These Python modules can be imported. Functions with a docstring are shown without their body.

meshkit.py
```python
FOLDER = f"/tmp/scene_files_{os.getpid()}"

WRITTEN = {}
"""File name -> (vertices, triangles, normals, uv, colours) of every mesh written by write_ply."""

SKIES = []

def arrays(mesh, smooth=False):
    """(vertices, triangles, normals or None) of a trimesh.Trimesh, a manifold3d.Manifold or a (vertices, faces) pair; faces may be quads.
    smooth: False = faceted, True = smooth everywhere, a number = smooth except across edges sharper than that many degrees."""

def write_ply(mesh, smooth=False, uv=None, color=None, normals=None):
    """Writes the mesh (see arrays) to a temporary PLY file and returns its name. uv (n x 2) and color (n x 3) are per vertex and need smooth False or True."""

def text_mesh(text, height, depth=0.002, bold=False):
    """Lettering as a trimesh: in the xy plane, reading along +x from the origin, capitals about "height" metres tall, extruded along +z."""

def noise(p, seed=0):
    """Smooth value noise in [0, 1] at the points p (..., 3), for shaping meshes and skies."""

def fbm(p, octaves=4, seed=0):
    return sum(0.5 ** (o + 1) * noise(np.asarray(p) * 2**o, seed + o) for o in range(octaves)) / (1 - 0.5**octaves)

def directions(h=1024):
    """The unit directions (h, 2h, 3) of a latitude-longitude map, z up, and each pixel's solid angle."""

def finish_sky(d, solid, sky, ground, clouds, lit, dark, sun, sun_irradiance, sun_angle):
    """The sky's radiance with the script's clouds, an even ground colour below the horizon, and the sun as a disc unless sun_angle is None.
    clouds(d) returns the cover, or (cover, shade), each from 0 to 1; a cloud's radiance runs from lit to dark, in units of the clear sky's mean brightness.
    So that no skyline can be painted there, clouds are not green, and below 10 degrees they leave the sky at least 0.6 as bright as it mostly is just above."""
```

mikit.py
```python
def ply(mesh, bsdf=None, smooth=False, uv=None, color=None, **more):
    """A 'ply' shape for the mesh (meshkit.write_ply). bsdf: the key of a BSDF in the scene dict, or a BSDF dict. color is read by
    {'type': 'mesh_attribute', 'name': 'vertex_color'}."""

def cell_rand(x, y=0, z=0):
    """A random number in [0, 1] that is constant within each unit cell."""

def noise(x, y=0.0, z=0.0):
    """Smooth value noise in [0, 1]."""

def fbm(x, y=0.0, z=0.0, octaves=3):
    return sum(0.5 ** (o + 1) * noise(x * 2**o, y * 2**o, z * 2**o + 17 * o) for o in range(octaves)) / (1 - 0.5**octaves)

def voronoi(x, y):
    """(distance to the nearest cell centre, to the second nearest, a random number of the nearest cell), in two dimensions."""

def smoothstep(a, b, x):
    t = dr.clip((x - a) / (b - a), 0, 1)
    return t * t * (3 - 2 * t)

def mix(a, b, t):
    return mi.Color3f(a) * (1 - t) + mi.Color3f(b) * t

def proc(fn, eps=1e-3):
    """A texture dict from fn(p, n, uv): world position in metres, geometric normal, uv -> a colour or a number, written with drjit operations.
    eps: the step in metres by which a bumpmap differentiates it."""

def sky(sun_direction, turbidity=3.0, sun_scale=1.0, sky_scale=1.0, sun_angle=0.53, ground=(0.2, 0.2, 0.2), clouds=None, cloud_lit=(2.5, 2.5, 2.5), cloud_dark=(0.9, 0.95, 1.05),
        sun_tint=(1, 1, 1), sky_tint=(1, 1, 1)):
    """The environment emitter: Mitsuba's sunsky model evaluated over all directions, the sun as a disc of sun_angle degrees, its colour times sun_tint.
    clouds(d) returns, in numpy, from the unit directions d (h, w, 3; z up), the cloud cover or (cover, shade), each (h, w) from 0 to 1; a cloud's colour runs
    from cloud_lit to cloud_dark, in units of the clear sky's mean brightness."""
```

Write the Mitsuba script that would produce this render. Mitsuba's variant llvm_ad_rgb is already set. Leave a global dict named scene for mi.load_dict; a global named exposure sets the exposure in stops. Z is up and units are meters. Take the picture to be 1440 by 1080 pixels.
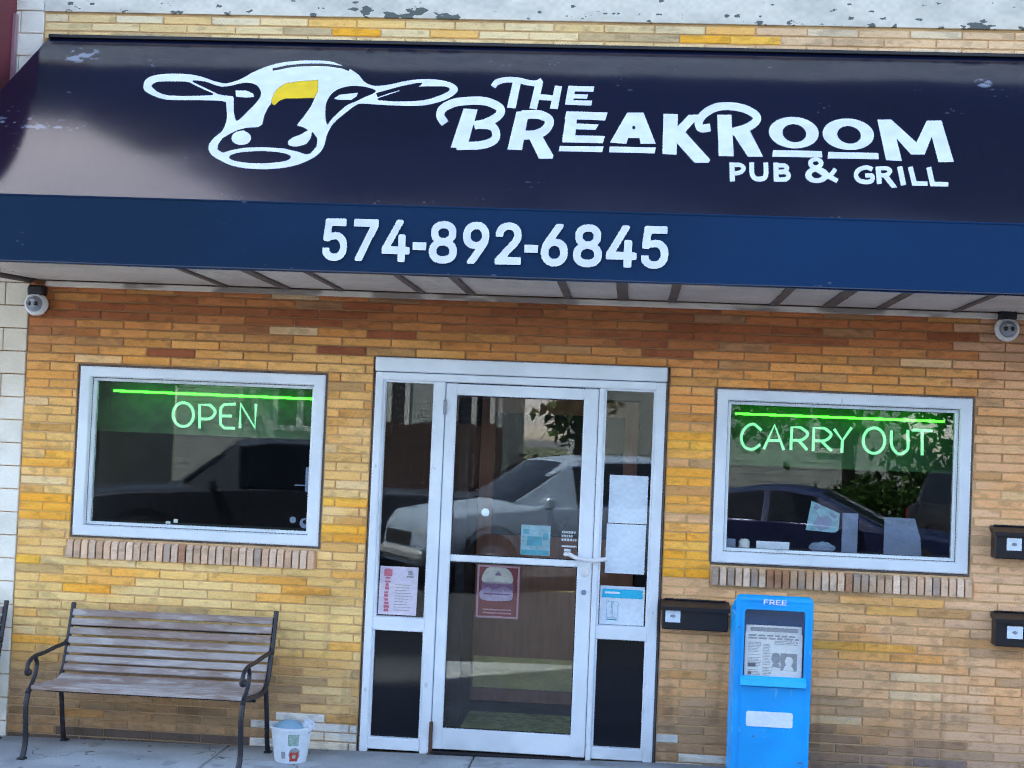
import math, random
import numpy as np, trimesh, manifold3d as m3
import drjit as dr, mitsuba as mi, mikit, meshkit
from mikit import proc, noise, fbm, voronoi, cell_rand, smoothstep, mix
from shapely.geometry import Polygon, LineString, Point, box as sbox
from shapely.ops import unary_union
from shapely import affinity

T = mi.ScalarTransform4f
scene, labels = {}, {}
rng = np.random.default_rng(7)

# ------------------------------------------------------------------ camera, sky, exposure
EYE = np.array([0, -9.0, 1.902])
FWD = np.array([-0.08188, 0.99598, 0.03632]); UP = np.array([-0.03894, -0.03961, 0.99846])
scene['camera'] = {'type': 'perspective', 'fov': 2 * math.degrees(math.atan(720 / 2100)), 'fov_axis': 'x',
                   'near_clip': 0.05, 'far_clip': 2000.0,
                   'to_world': T().look_at(origin=EYE.tolist(), target=(EYE + FWD).tolist(), up=UP.tolist())}
SUN = (-0.355, 0.275, 0.89)
scene['sky'] = mikit.sky(SUN, turbidity=3, sky_tint=(1.24, 0.97, 0.78), sun_scale=0.62, sun_tint=(.80, 1.0, 1.18))
exposure = 4.4

# ------------------------------------------------------------------ helpers
def obj(name, mesh, mat, parent=None, smooth=False, **kw):
    base = (parent + '__' if parent else '') + name
    key, n = base, 0
    while key in scene or (key in labels and parent):
        n += 1
        key = '%s_%03d' % (base, n)
    scene[key] = mikit.ply(mesh, mat, smooth=smooth, **kw)
    return key

def thing(name, label, cat, group=None):
    key, n = name, 0
    while key in labels or key in scene:
        n += 1
        key = '%s_%03d' % (name, n)
    labels[key] = {'label': label, 'category': cat}
    if group: labels[key]['group'] = group
    return key

def tag(key, label=None, cat=None, group=None, kind=None):
    d = labels.setdefault(key, {})
    for k, v in (('label', label), ('category', cat), ('group', group), ('kind', kind)):
        if v: d[k] = v
    return key

def cat(ms): return trimesh.util.concatenate([m for m in ms if m is not None])

def from_m3(m):
    q = m.to_mesh()
    return trimesh.Trimesh(np.array(q.vert_properties[:, :3]), np.array(q.tri_verts), process=False)

def box(x0, x1, y0, y1, z0, z1, b=0.0):
    lo, hi = np.minimum([x0, y0, z0], [x1, y1, z1]), np.maximum([x0, y0, z0], [x1, y1, z1])
    if b <= 0:
        return trimesh.creation.box(bounds=[lo, hi])
    b = min(b, 0.49 * (hi - lo).min())
    pts = []
    for s in np.ndindex(2, 2, 2):
        c = np.where(s, hi, lo); d = np.where(s, -1, 1)
        for k in range(3):
            q = c + d * b; q[k] = c[k]; pts.append(q)
    return from_m3(m3.Manifold.hull_points(np.array(pts)))

def tube(pts, r, sides=8, cap=True):
    p = np.asarray(pts, float); r = np.broadcast_to(r, (len(p),)).astype(float)
    t = np.gradient(p, axis=0); t /= np.linalg.norm(t, axis=1, keepdims=True) + 1e-12
    a = np.cross(t[0], [0, 0, 1] if abs(t[0][2]) < .9 else [1, 0, 0]); a /= np.linalg.norm(a)
    A = []
    for k in range(len(p)):
        a = a - t[k] * (a @ t[k]); a /= np.linalg.norm(a); A.append(a)
    A = np.array(A); B = np.cross(t, A); an = np.arange(sides) * 2 * np.pi / sides
    v = (p[:, None] + r[:, None, None] * (np.cos(an)[None, :, None] * A[:, None] + np.sin(an)[None, :, None] * B[:, None])).reshape(-1, 3)
    f = []
    for i in range(len(p) - 1):
        for j in range(sides):
            q = (i * sides + j, i * sides + (j + 1) % sides, (i + 1) * sides + (j + 1) % sides, (i + 1) * sides + j)
            f += [(q[0], q[1], q[2]), (q[0], q[2], q[3])]
    v = list(v)
    if cap:
        for i, flip in ((0, True), (len(p) - 1, False)):
            c = len(v); v.append(p[i])
            for j in range(sides):
                e = (c, i * sides + j, i * sides + (j + 1) % sides)
                f.append(e[::-1] if flip else e)
    return trimesh.Trimesh(np.array(v), np.array(f), process=False)

def spline(pts, n=6, closed=False):
    p = np.array(pts, float)
    q = np.vstack([p[-1], p, p[0], p[1]]) if closed else np.vstack([2 * p[0] - p[1], p, 2 * p[-1] - p[-2]])
    out = []
    for i in range(1, len(q) - 2):
        for t in np.linspace(0, 1, n, endpoint=False):
            a, b, c, d = q[i - 1:i + 3]
            out.append(.5 * (2 * b + (c - a) * t + (2 * a - 5 * b + 4 * c - d) * t * t + (3 * b - a - 3 * c + d) * t ** 3))
    if not closed: out.append(p[-1])
    return np.array(out)

def extrude(poly, d):
    """shapely (x, z) -> mesh with the front at y = 0, going back to y = d"""
    ms = [trimesh.creation.extrude_polygon(g, abs(d), engine='earcut') for g in getattr(poly, 'geoms', [poly]) if g.area > 1e-9]
    m = cat(ms)
    v = m.vertices.copy()
    m.vertices = np.stack([v[:, 0], d - v[:, 2] if d > 0 else -v[:, 2] , v[:, 1]], 1)
    m.invert() if trimesh.Trimesh(m.vertices, m.faces, process=True).volume < 0 else None
    return m

def lathe(prof, n=32, axis='z', at=(0, 0, 0)):
    """revolve (r, h) profile"""
    pr = np.array(prof, float); an = np.arange(n) * 2 * np.pi / n
    v = np.stack([pr[:, None, 0] * np.cos(an), pr[:, None, 0] * np.sin(an), np.broadcast_to(pr[:, None, 1], (len(pr), n))], -1).reshape(-1, 3)
    f = []
    for i in range(len(pr) - 1):
        for j in range(n):
            a, b, c, d = i * n + j, i * n + (j + 1) % n, (i + 1) * n + (j + 1) % n, (i + 1) * n + j
            f += [(a, b, c), (a, c, d)]
    if axis == 'y': v = np.stack([v[:, 0], -v[:, 2], v[:, 1]], 1)   # h points to -y (out of the wall)
    return trimesh.Trimesh(v + np.array(at), np.array(f), process=False)

def rect_sweep(x0, x1, z0, z1, prof):
    """mitred rectangular frame in the wall plane: prof = [(inset, y), ...]"""
    v, f, k = [], [], len(prof)
    for cx, cz in ((0, 0), (1, 0), (1, 1), (0, 1)):
        for d, y in prof:
            v.append((x0 + d if cx == 0 else x1 - d, y, z0 + d if cz == 0 else z1 - d))
    for c in range(4):
        for i in range(k - 1):
            a, b = c * k + i, c * k + i + 1
            e, g = ((c + 1) % 4) * k + i, ((c + 1) % 4) * k + i + 1
            f += [(a, e, g), (a, g, b)]
    m = trimesh.Trimesh(np.array(v, float), np.array(f), process=False)
    return m

def rot_z(m, a, at=(0, 0, 0)):
    m = m.copy(); m.apply_transform(trimesh.transformations.rotation_matrix(a, [0, 0, 1], at)); return m

def move(m, x=0, y=0, z=0):
    m = m.copy(); m.apply_translation([x, y, z]); return m

def gz(x): return 0.012 + 0.0195 * 6 * np.tanh(np.asarray(x, float) / 6)     # the pavement falls to the left

def dens(m, h):
    v, f = trimesh.remesh.subdivide_to_size(m.vertices, m.faces, h, max_iter=30)
    return trimesh.Trimesh(v, f, process=False)

# ------------------------------------------------------------------ materials
def mat(name, d): scene[name] = d; return name
def pr(color, rough=0.5, metal=0.0, spec=0.5, **kw):
    c = {'type': 'rgb', 'value': list(color)} if not isinstance(color, dict) else color
    r = rough
    return {'type': 'principled', 'base_color': c, 'roughness': r, 'metallic': metal, 'specular': spec, **kw}
def two(d): return {'type': 'twosided', 'b': d}
def bump(d, fn, scale=1.0, eps=2e-3):
    return {'type': 'bumpmap', 'tex': proc(fn, eps), 'scale': scale, 'b': d}

C3 = mi.Color3f
def var(c, amt=0.25, f=9.0, fine=90.0, c2=None):
    """a colour with soft mottling and fine grain; c2: dirt colour"""
    c2 = c2 or [x * (1 - 1.6 * amt) for x in c]
    def fn(p, n, uv):
        a = fbm(p.x * f, p.y * f, p.z * f, 3); g = noise(p.x * fine, p.y * fine, p.z * fine)
        return mix(c, c2, dr.clip((a - 0.35) * 1.6, 0, 1)) * (0.92 + 0.16 * g)
    return proc(fn)

# bricks: the albedo of each brick is packed into its constant uv
def pack(rgb, r):
    q = [int(np.clip(round(x * 255), 0, 255)) for x in rgb]
    return q[0] * 256 + q[1], q[2] * 256 + int(r * 255)
def brick_col(p, n, uv):
    a, b = dr.floor(uv.x + 0.5), dr.floor(uv.y + 0.5)
    r = dr.floor(a / 256); g = a - r * 256; bl = dr.floor(b / 256); k = (b - bl * 256) / 255
    c = C3(r, g, bl) / 255
    grain = noise(p.x * 260, 3.0 + k * 50, p.z * 420); streak = fbm(p.x * 30 + k * 90, k * 37, p.z * 130, 3)
    blot = fbm(p.x * 14 + k * 7, 5.0, p.z * 22, 3)
    speck = smoothstep(0.80, 0.9, noise(p.x * 190, 9.0, p.z * 190))
    c = c * (0.80 + 0.16 * grain + 0.30 * streak)
    c = c * (1 - 0.22 * smoothstep(0.52, 0.75, blot)) 
    stain = smoothstep(.50, .68, fbm(p.x * 2.2, 11.0, p.z * 4.2, 4)) * smoothstep(2.9, 2.3, p.z)
    dirt = smoothstep(.50, .72, fbm(p.x * 1.7 + 9, 3.0, p.z * 8, 4)); drip = smoothstep(.55, .75, fbm(p.x * 16, 4.0, p.z * 1.3, 3)) * smoothstep(1.3, .2, p.z)
    chip = smoothstep(.80, .86, fbm(p.x * 34, 2.0, p.z * 60, 3))
    c = mix(c, c * C3(.97, .76, .45), 0.5 * stain); c = c * (1 - .14 * dirt - .20 * drip)
    c = mix(c, C3(.55, .42, .28) * (c.x + .3), .4 * chip)
    return mix(C3(0), c, 1 - 0.35 * speck)
mat('brick_face', two(bump(pr(proc(brick_col), 0.62, spec=0.35), lambda p, n, uv: fbm(p.x * 60, p.y * 60, p.z * 110, 3), 0.0035)))
PATCH = [(-3.73, -3.45, 1.29, 1.46, 1.0), (-3.63, -3.46, 1.61, 1.69, 0.8), (-3.76, -3.61, 1.0, 1.06, 0.9), (-3.46, -2.95, 0.96, 1.02, 0.55), (-3.46, -3.15, 0.9, 0.96, 0.6), (-3.47, -3.14, 0.85, 0.91, 1.0), (-3.15, -2.08, 0.96, 1.02, 0.3), (-2.39, -2.08, 0.93, 1.03, 0.35), (-2.14, -1.94, 0.86, 0.97, 0.75), (-3.74, -3.44, 0.49, 0.55, 0.7), (-3.76, -3.58, 0.68, 0.73, 0.3), (-1.88, -1.57, 1.45, 1.52, 1.0), (-1.88, -1.59, 1.29, 1.35, 1.0), (-1.88, -1.59, 1.24, 1.3, 0.95), (-1.88, -1.58, 1.54, 1.76, 0.2), (-1.78, -1.59, 1.0, 1.07, 0.5), (-1.75, -1.59, 0.58, 0.64, 0.6), (-1.86, -1.6, 1.07, 1.24, 0.2), (0.3, 0.47, 1.93, 2.0, 0.8), (0.22, 0.47, 1.87, 1.94, 0.95), (0.3, 0.47, 1.83, 1.88, 0.6), (0.21, 0.47, 1.73, 1.78, 1.0), (0.21, 0.47, 1.67, 1.73, 1.0), (0.23, 0.46, 1.57, 1.63, 0.8), (0.2, 0.46, 1.51, 1.57, 0.6), (0.21, 0.47, 1.4, 1.46, 0.6), (0.2, 0.47, 1.3, 1.37, 0.85), (0.2, 0.47, 1.14, 1.27, 1.0), (1.55, 1.75, 0.94, 1.09, 0.5), (1.75, 1.87, 0.99, 1.08, 0.35), (1.25, 1.56, 0.71, 0.78, 0.75), (1.41, 1.72, 0.66, 0.73, 0.4), (-2.02, -1.71, 4.41, 4.51, 0.6), (-2.03, -1.73, 4.35, 4.41, 1.0), (-1.4, -1.11, 4.34, 4.39, 0.7), (-1.87, -1.56, 4.41, 4.46, 0.6), (0.34, 0.63, 4.34, 4.39, 1.0), (0.47, 0.63, 4.39, 4.45, 0.7), (-3.11, -2.79, 4.41, 4.46, 0.35)]
def mortar_col(p, n, uv):
    a = fbm(p.x * 5, 0.0, p.z * 7, 3); g = noise(p.x * 300, 1.0, p.z * 300)
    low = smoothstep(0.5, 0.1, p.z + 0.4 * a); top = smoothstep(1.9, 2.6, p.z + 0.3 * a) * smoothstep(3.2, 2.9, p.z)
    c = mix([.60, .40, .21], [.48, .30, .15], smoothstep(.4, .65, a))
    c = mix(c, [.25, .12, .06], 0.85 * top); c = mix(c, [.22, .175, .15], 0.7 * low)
    for a_, b_, l_, h_, s_ in PATCH:
        if s_ > .5:
            m_ = smoothstep(a_ - .03, a_ + .02, p.x) * smoothstep(b_ + .03, b_ - .02, p.x) * smoothstep(l_ - .02, l_ + .01, p.z) * smoothstep(h_ + .02, h_ - .01, p.z)
            c = mix(c, [.60, .36, .07], .75 * s_ * m_)
    return c * (0.8 + 0.4 * g)
mat('mortar', two(pr(proc(mortar_col), 0.95, spec=0.1)))
def band_col(p, n, uv):
    a = fbm(p.x * 3, 0.0, p.z * 5, 3)
    c = mix([.68, .63, .54], [.56, .53, .46], smoothstep(.4, .7, a))
    near = smoothstep(4.56, 4.46, p.z)                                    # the paint has come off mostly along the lower edge
    fl = fbm(p.x * 15 + 3, 2.0, p.z * 24, 4)
    run = smoothstep(.52, .66, fbm(p.x * 2.3 + 4, 7.0, 0.0, 2))
    th = 0.80 - 0.17 * near * run - 0.05 * near
    m = smoothstep(th, th + .03, fl + 0.12 * noise(p.x * 60, 0.0, p.z * 60))
    return mix(c * (0.9 + 0.14 * noise(p.x * 40, 2.0, p.z * 40)), [.10, .11, .10], m)
mat('flaking_paint', two(bump(pr(proc(band_col), 0.7), lambda p, n, uv: fbm(p.x * 12, p.y * 12, p.z * 12, 3), 0.01)))
mat('upper_stucco', two(pr(var([.02, .021, .026], .15, 1.2, 40), 0.9)))  # near black so the unseen upper walls stay dark in the awning sheen
def alu_col(p, n, uv):
    a = fbm(p.x * 4, p.y * 9, p.z * 3, 3); g = noise(p.x * 120, p.y * 120, p.z * 60)
    low = smoothstep(0.45, 0.0, p.z + 0.25 * a)
    scuff = smoothstep(.81, .88, fbm(p.x * 22, p.y * 30, p.z * 10, 3))
    c = mix([.70, .75, .80], [.63, .68, .73], smoothstep(.38, .62, a)) * (0.985 + 0.03 * g)
    c = mix(c, [.30, .30, .32], 0.45 * low * smoothstep(.35, .6, a)); return mix(c, [.33, .34, .37], 0.6 * scuff)
mat('white_frame', two(pr(proc(alu_col), 0.38, spec=0.5)))
mat('caulk', two(pr(var([.15, .12, .11], .3, 12), 0.9)))
mat('glass_pane', {'type': 'thindielectric', 'int_ior': 1.55})
mat('dark_panel', two(pr([.006, .007, .011], 0.08, spec=0.3)))
def vinyl_col(p, n, uv):
    a = fbm(p.x * 1.3, p.y * 2, p.z * 2, 3); g = noise(p.x * 220, p.y * 220, p.z * 220)
    c = mix([.0025, .0045, .018], [.003, .0055, .022], smoothstep(.35, .65, a)) * (0.9 + 0.2 * g)
    def scuff(cx, cz, rx, rz, t):
        d = dr.square((p.x - cx) / rx) + dr.square((p.z - cz) / rz)
        return smoothstep(1.0, 0.2, d) * smoothstep(t, t + .10, fbm(p.x * 26, 4.0, p.z * 34, 4))
    s = scuff(-3.47, 4.145, .16, .07, .50) + 0.8 * scuff(-3.62, 3.60, .45, .07, .60) + scuff(1.95, 4.08, .06, .04, .45)
    dust = smoothstep(.83, .9, noise(p.x * 7, 3.0, p.z * 7)) * smoothstep(.8, .95, noise(p.x * 60, 8.0, p.z * 60))
    return mix(c, [.30, .34, .44], dr.clip(0.6 * s + 0.2 * dust, 0, 1))
def vinyl_bump(p, n, uv):
    return 0.35 * fbm(p.x * 1.6, p.y * 1.2, p.z * 1.2, 2)
mat('navy_vinyl', two(bump(pr(proc(vinyl_col), 0.10, spec=1.0), vinyl_bump, 0.02, 4e-3)))
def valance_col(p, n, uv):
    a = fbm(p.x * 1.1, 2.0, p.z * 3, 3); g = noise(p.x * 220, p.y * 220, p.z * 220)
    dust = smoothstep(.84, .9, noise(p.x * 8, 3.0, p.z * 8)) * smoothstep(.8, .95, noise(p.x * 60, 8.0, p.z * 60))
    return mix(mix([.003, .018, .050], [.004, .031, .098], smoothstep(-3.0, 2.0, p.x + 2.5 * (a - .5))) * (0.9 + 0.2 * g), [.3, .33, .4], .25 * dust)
mat('lit_navy_vinyl', two(bump(pr(proc(valance_col), 0.55, spec=0.12), vinyl_bump, 0.04, 4e-3)))  # same vinyl as the canopy; street bounce light put into this bluer colour
mat('white_vinyl', two(pr(var([.68, .72, .82], .06, 3, 20), 0.45)))
mat('yellow_vinyl', two(pr(var([.80, .54, .006], .05, 5, 20), 0.4)))
mat('soffit_board', two(pr(var([.42, .36, .325], .22, 3, 60), 0.8)))
mat('soffit_rib', two(pr(var([.10, .075, .07], .25, 7, 60), 0.7)))
def trim_col(p, n, uv):
    a = fbm(p.x * 4, 1.0, p.z * 8, 3)
    return mix([.62, .55, .50], [.26, .21, .19], smoothstep(.42, .6, a))
mat('trim_paint', two(pr(proc(trim_col), 0.4)))
def block_col(p, n, uv):
    a = fbm(p.x * 6, p.y * 6, p.z * 4, 3); g = noise(p.x * 160, p.y * 160, p.z * 160)
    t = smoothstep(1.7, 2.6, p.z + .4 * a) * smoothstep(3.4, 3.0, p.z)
    c = mix([.82, .78, .69], [.70, .67, .58], smoothstep(.4, .68, a))
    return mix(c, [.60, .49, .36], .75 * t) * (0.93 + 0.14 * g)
mat('block_face', two(bump(pr(proc(block_col), 0.6, spec=.3), lambda p, n, uv: fbm(p.x * 50, p.y * 50, p.z * 50, 2), 0.003)))
mat('maroon_cloth', two(pr(var([.14, .016, .03], .2, 3, 120), 0.55)))
mat('black_metal', two(pr(var([.011, .010, .014], .2, 8, 90), 0.42, spec=.4)))
def iron_col(p, n, uv):
    a = fbm(p.x * 30, p.y * 30, p.z * 30, 3)
    return mix([.012, .013, .020], [.06, .035, .03], smoothstep(.6, .8, a))
mat('painted_iron', two(bump(pr(proc(iron_col), 0.4), lambda p, n, uv: fbm(p.x * 120, p.y * 120, p.z * 120, 2), 0.002)))
def slat_col(p, n, uv):                                                # weathered slats, grain along x
    k = cell_rand(uv.x * 0 + dr.floor(p.z * 13.3), 2.0)
    w = 0.018 * fbm(p.x * 5, p.y * 8, p.z * 8, 2)
    g = fbm(p.x * 7, p.y * 130, p.z * 130 + w * 500, 3); f2 = noise(p.x * 26, p.y * 420, p.z * 420)
    b = fbm(p.x * 4, p.y * 6, p.z * 6 + 9, 3)
    c = mix([.38, .335, .32], [.26, .19, .165], smoothstep(.35, .65, b + .35 * (k - .5)))
    c = mix(c, [.50, .48, .47], 0.5 * smoothstep(.5, .75, fbm(p.x * 9, p.y * 30, p.z * 30, 3)))
    return c * (0.62 + 0.5 * g + 0.22 * f2)
mat('grey_slat', two(bump(pr(proc(slat_col), 0.75, spec=.3), lambda p, n, uv: fbm(p.x * 9, p.y * 160, p.z * 160, 3), 0.004)))
def walk_col(p, n, uv):
    a = fbm(p.x * 2.2, p.y * 2.2, 0.0, 4); g = noise(p.x * 260, p.y * 260, 0.0); s = smoothstep(.62, .8, fbm(p.x * 7, p.y * 7, 3.0, 3))
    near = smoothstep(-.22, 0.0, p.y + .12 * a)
    c = mix([.36, .385, .40], [.27, .29, .305], smoothstep(.35, .68, a))
    c = mix(c, [.18, .19, .20], 0.6 * s)
    d1, d2, w_ = voronoi(p.x * 1.1 + 0.25 * fbm(p.x * 6, p.y * 6, 0.0, 2), p.y * 1.1 + 0.25 * fbm(p.x * 6, p.y * 6, 5.0, 2))
    c = mix(c, [.07, .07, .07], .8 * smoothstep(.012, .004, d2 - d1) * smoothstep(.45, .55, noise(p.x * 1.5, p.y * 1.5, 7.0)))
    gum = smoothstep(.10, .06, voronoi(p.x * 5, p.y * 5)[0]) * smoothstep(.6, .7, noise(p.x * 4, p.y * 4, 2.0)); c = mix(c, [.09, .09, .10], .7 * gum)
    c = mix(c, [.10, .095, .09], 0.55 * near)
    return c * (0.86 + 0.28 * g)
mat('concrete', two(bump(pr(proc(walk_col), 0.85, spec=.25), lambda p, n, uv: fbm(p.x * 90, p.y * 90, p.z * 90, 3), 0.004)))
mat('asphalt', two(pr(var([.040, .041, .045], .25, 2, 120), 0.85)))
mat('grass_ground', two(pr(var([.085, .095, .05], .35, 2, 60), 0.9)))
mat('road_paint', two(pr(var([.62, .50, .12], .3, 6, 80), 0.7)))
mat('white_road_paint', two(pr(var([.6, .6, .58], .3, 6, 80), 0.7)))
def box_col(p, n, uv):
    a = fbm(p.x * 4, p.y * 4, p.z * 3, 3); scr = smoothstep(.74, .80, fbm(p.x * 60, p.y * 20, p.z * 9, 3)) + smoothstep(.76, .82, fbm(p.x * 12, p.y * 20, p.z * 50, 3))
    low = smoothstep(.30, .02, p.z + .2 * a); chips = smoothstep(.80, .84, fbm(p.x * 30, p.y * 30, p.z * 30, 3))
    c = mix([.002, .35, .82], [.004, .29, .72], smoothstep(.35, .65, a))
    c = mix(c, [.16, .48, .80], .35 * dr.clip(scr, 0, 1)); c = mix(c, [.10, .13, .17], .45 * low * smoothstep(.3, .6, a)); return mix(c, [.12, .10, .10], .7 * chips)
mat('box_blue', two(bump(pr(proc(box_col), 0.38), lambda p, n, uv: fbm(p.x * 7, p.y * 7, p.z * 7, 2), 0.01)))
mat('box_blue_light', two(pr(var([.02, .46, .85], .06, 4, 100), 0.35)))
mat('box_inside', two(pr(var([.004, .16, .46], .15, 6, 100), 0.5)))
mat('neon_glass', two(pr([.10, .22, .13], 0.2)))
mat('newsprint', two(pr(var([.66, .68, .68], .1, 8, 160), 0.85)))
mat('print_grey', two(pr(var([.27, .29, .32], .2, 60, 240), 0.9)))
mat('print_dark', two(pr([.09, .10, .12], 0.9)))
mat('paper_white', two(pr(var([.66, .74, .82], .06, 4, 60), 0.7)))
mat('paper_pink', two(pr(var([.66, .60, .70], .06, 4, 60), 0.75)))
mat('print_red', two(pr(var([.52, .14, .20], .2, 20, 120), 0.7)))
mat('print_cyan', two(pr([.01, .40, .62], 0.5)))
mat('print_teal', two(pr(var([.05, .30, .38], .25, 16, 90), 0.6)))
mat('print_teal_pale', two(pr(var([.22, .40, .46], .35, 30, 110), 0.6)))
mat('poster_red', two(pr(var([.12, .012, .018], .25, 14, 90), 0.5)))
mat('poster_edge', two(pr([.28, .16, .19], 0.5)))
mat('bun_cream', two(pr(var([.36, .36, .32], .25, 22, 90), 0.6)))
mat('patty_purple', two(pr(var([.14, .07, .14], .3, 30, 90), 0.6)))
mat('bun_pink', two(pr(var([.30, .25, .36], .3, 22, 90), 0.6)))
mat('cardboard_grey', two(pr(var([.20, .25, .36], .2, 5, 80), 0.8)))
mat('bucket_plastic', two(pr(var([.66, .72, .80], .08, 6, 90), 0.35)))
mat('bag_blue', {'type': 'principledthin', 'base_color': {'type': 'rgb', 'value': [.32, .52, .66]}, 'roughness': .4, 'diff_trans': .5})
mat('label_green', two(pr(var([.30, .42, .38], .3, 90, 200), 0.6)))
mat('label_red', two(pr(var([.50, .07, .05], .3, 60, 200), 0.6)))
mat('camera_white', two(pr([.66, .66, .68], 0.3)))
mat('camera_dome', two(pr([.25, .27, .32], 0.12)))
mat('lens_black', two(pr([.01, .01, .014], 0.08)))
mat('rust', two(pr(var([.10, .05, .03], .3, 40, 120), 0.8)))
mat('lettering_white', two(pr([.60, .63, .66], 0.6)))
# inside
mat('dark_room', two(pr(var([.022, .022, .028], .2, 2, 50), 0.8)))
mat('bounce_white', two(pr([.70, .68, .62], 0.7)))
mat('room_floor', two(pr(var([.035, .035, .022], .35, 30, 120), 0.7)))
mat('door_mat', two(pr(var([.34, .38, .15], .55, 30, 160), 0.95)))
def wood_col(p, n, uv):
    g = fbm(p.x * 40, 1.0, p.z * 4, 3)
    return mix([.33, .15, .095], [.29, .13, .08], smoothstep(.35, .65, g))
mat('brown_door', two(pr(proc(wood_col), 0.45)))
mat('brass_plate', two(pr(var([.70, .62, .24], .2, 7, 60), 0.5)))
# neon
def neon(c, base=(.5, .7, .5)): return {'emitter': {'type': 'area', 'radiance': {'type': 'rgb', 'value': list(c)}}}

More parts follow.
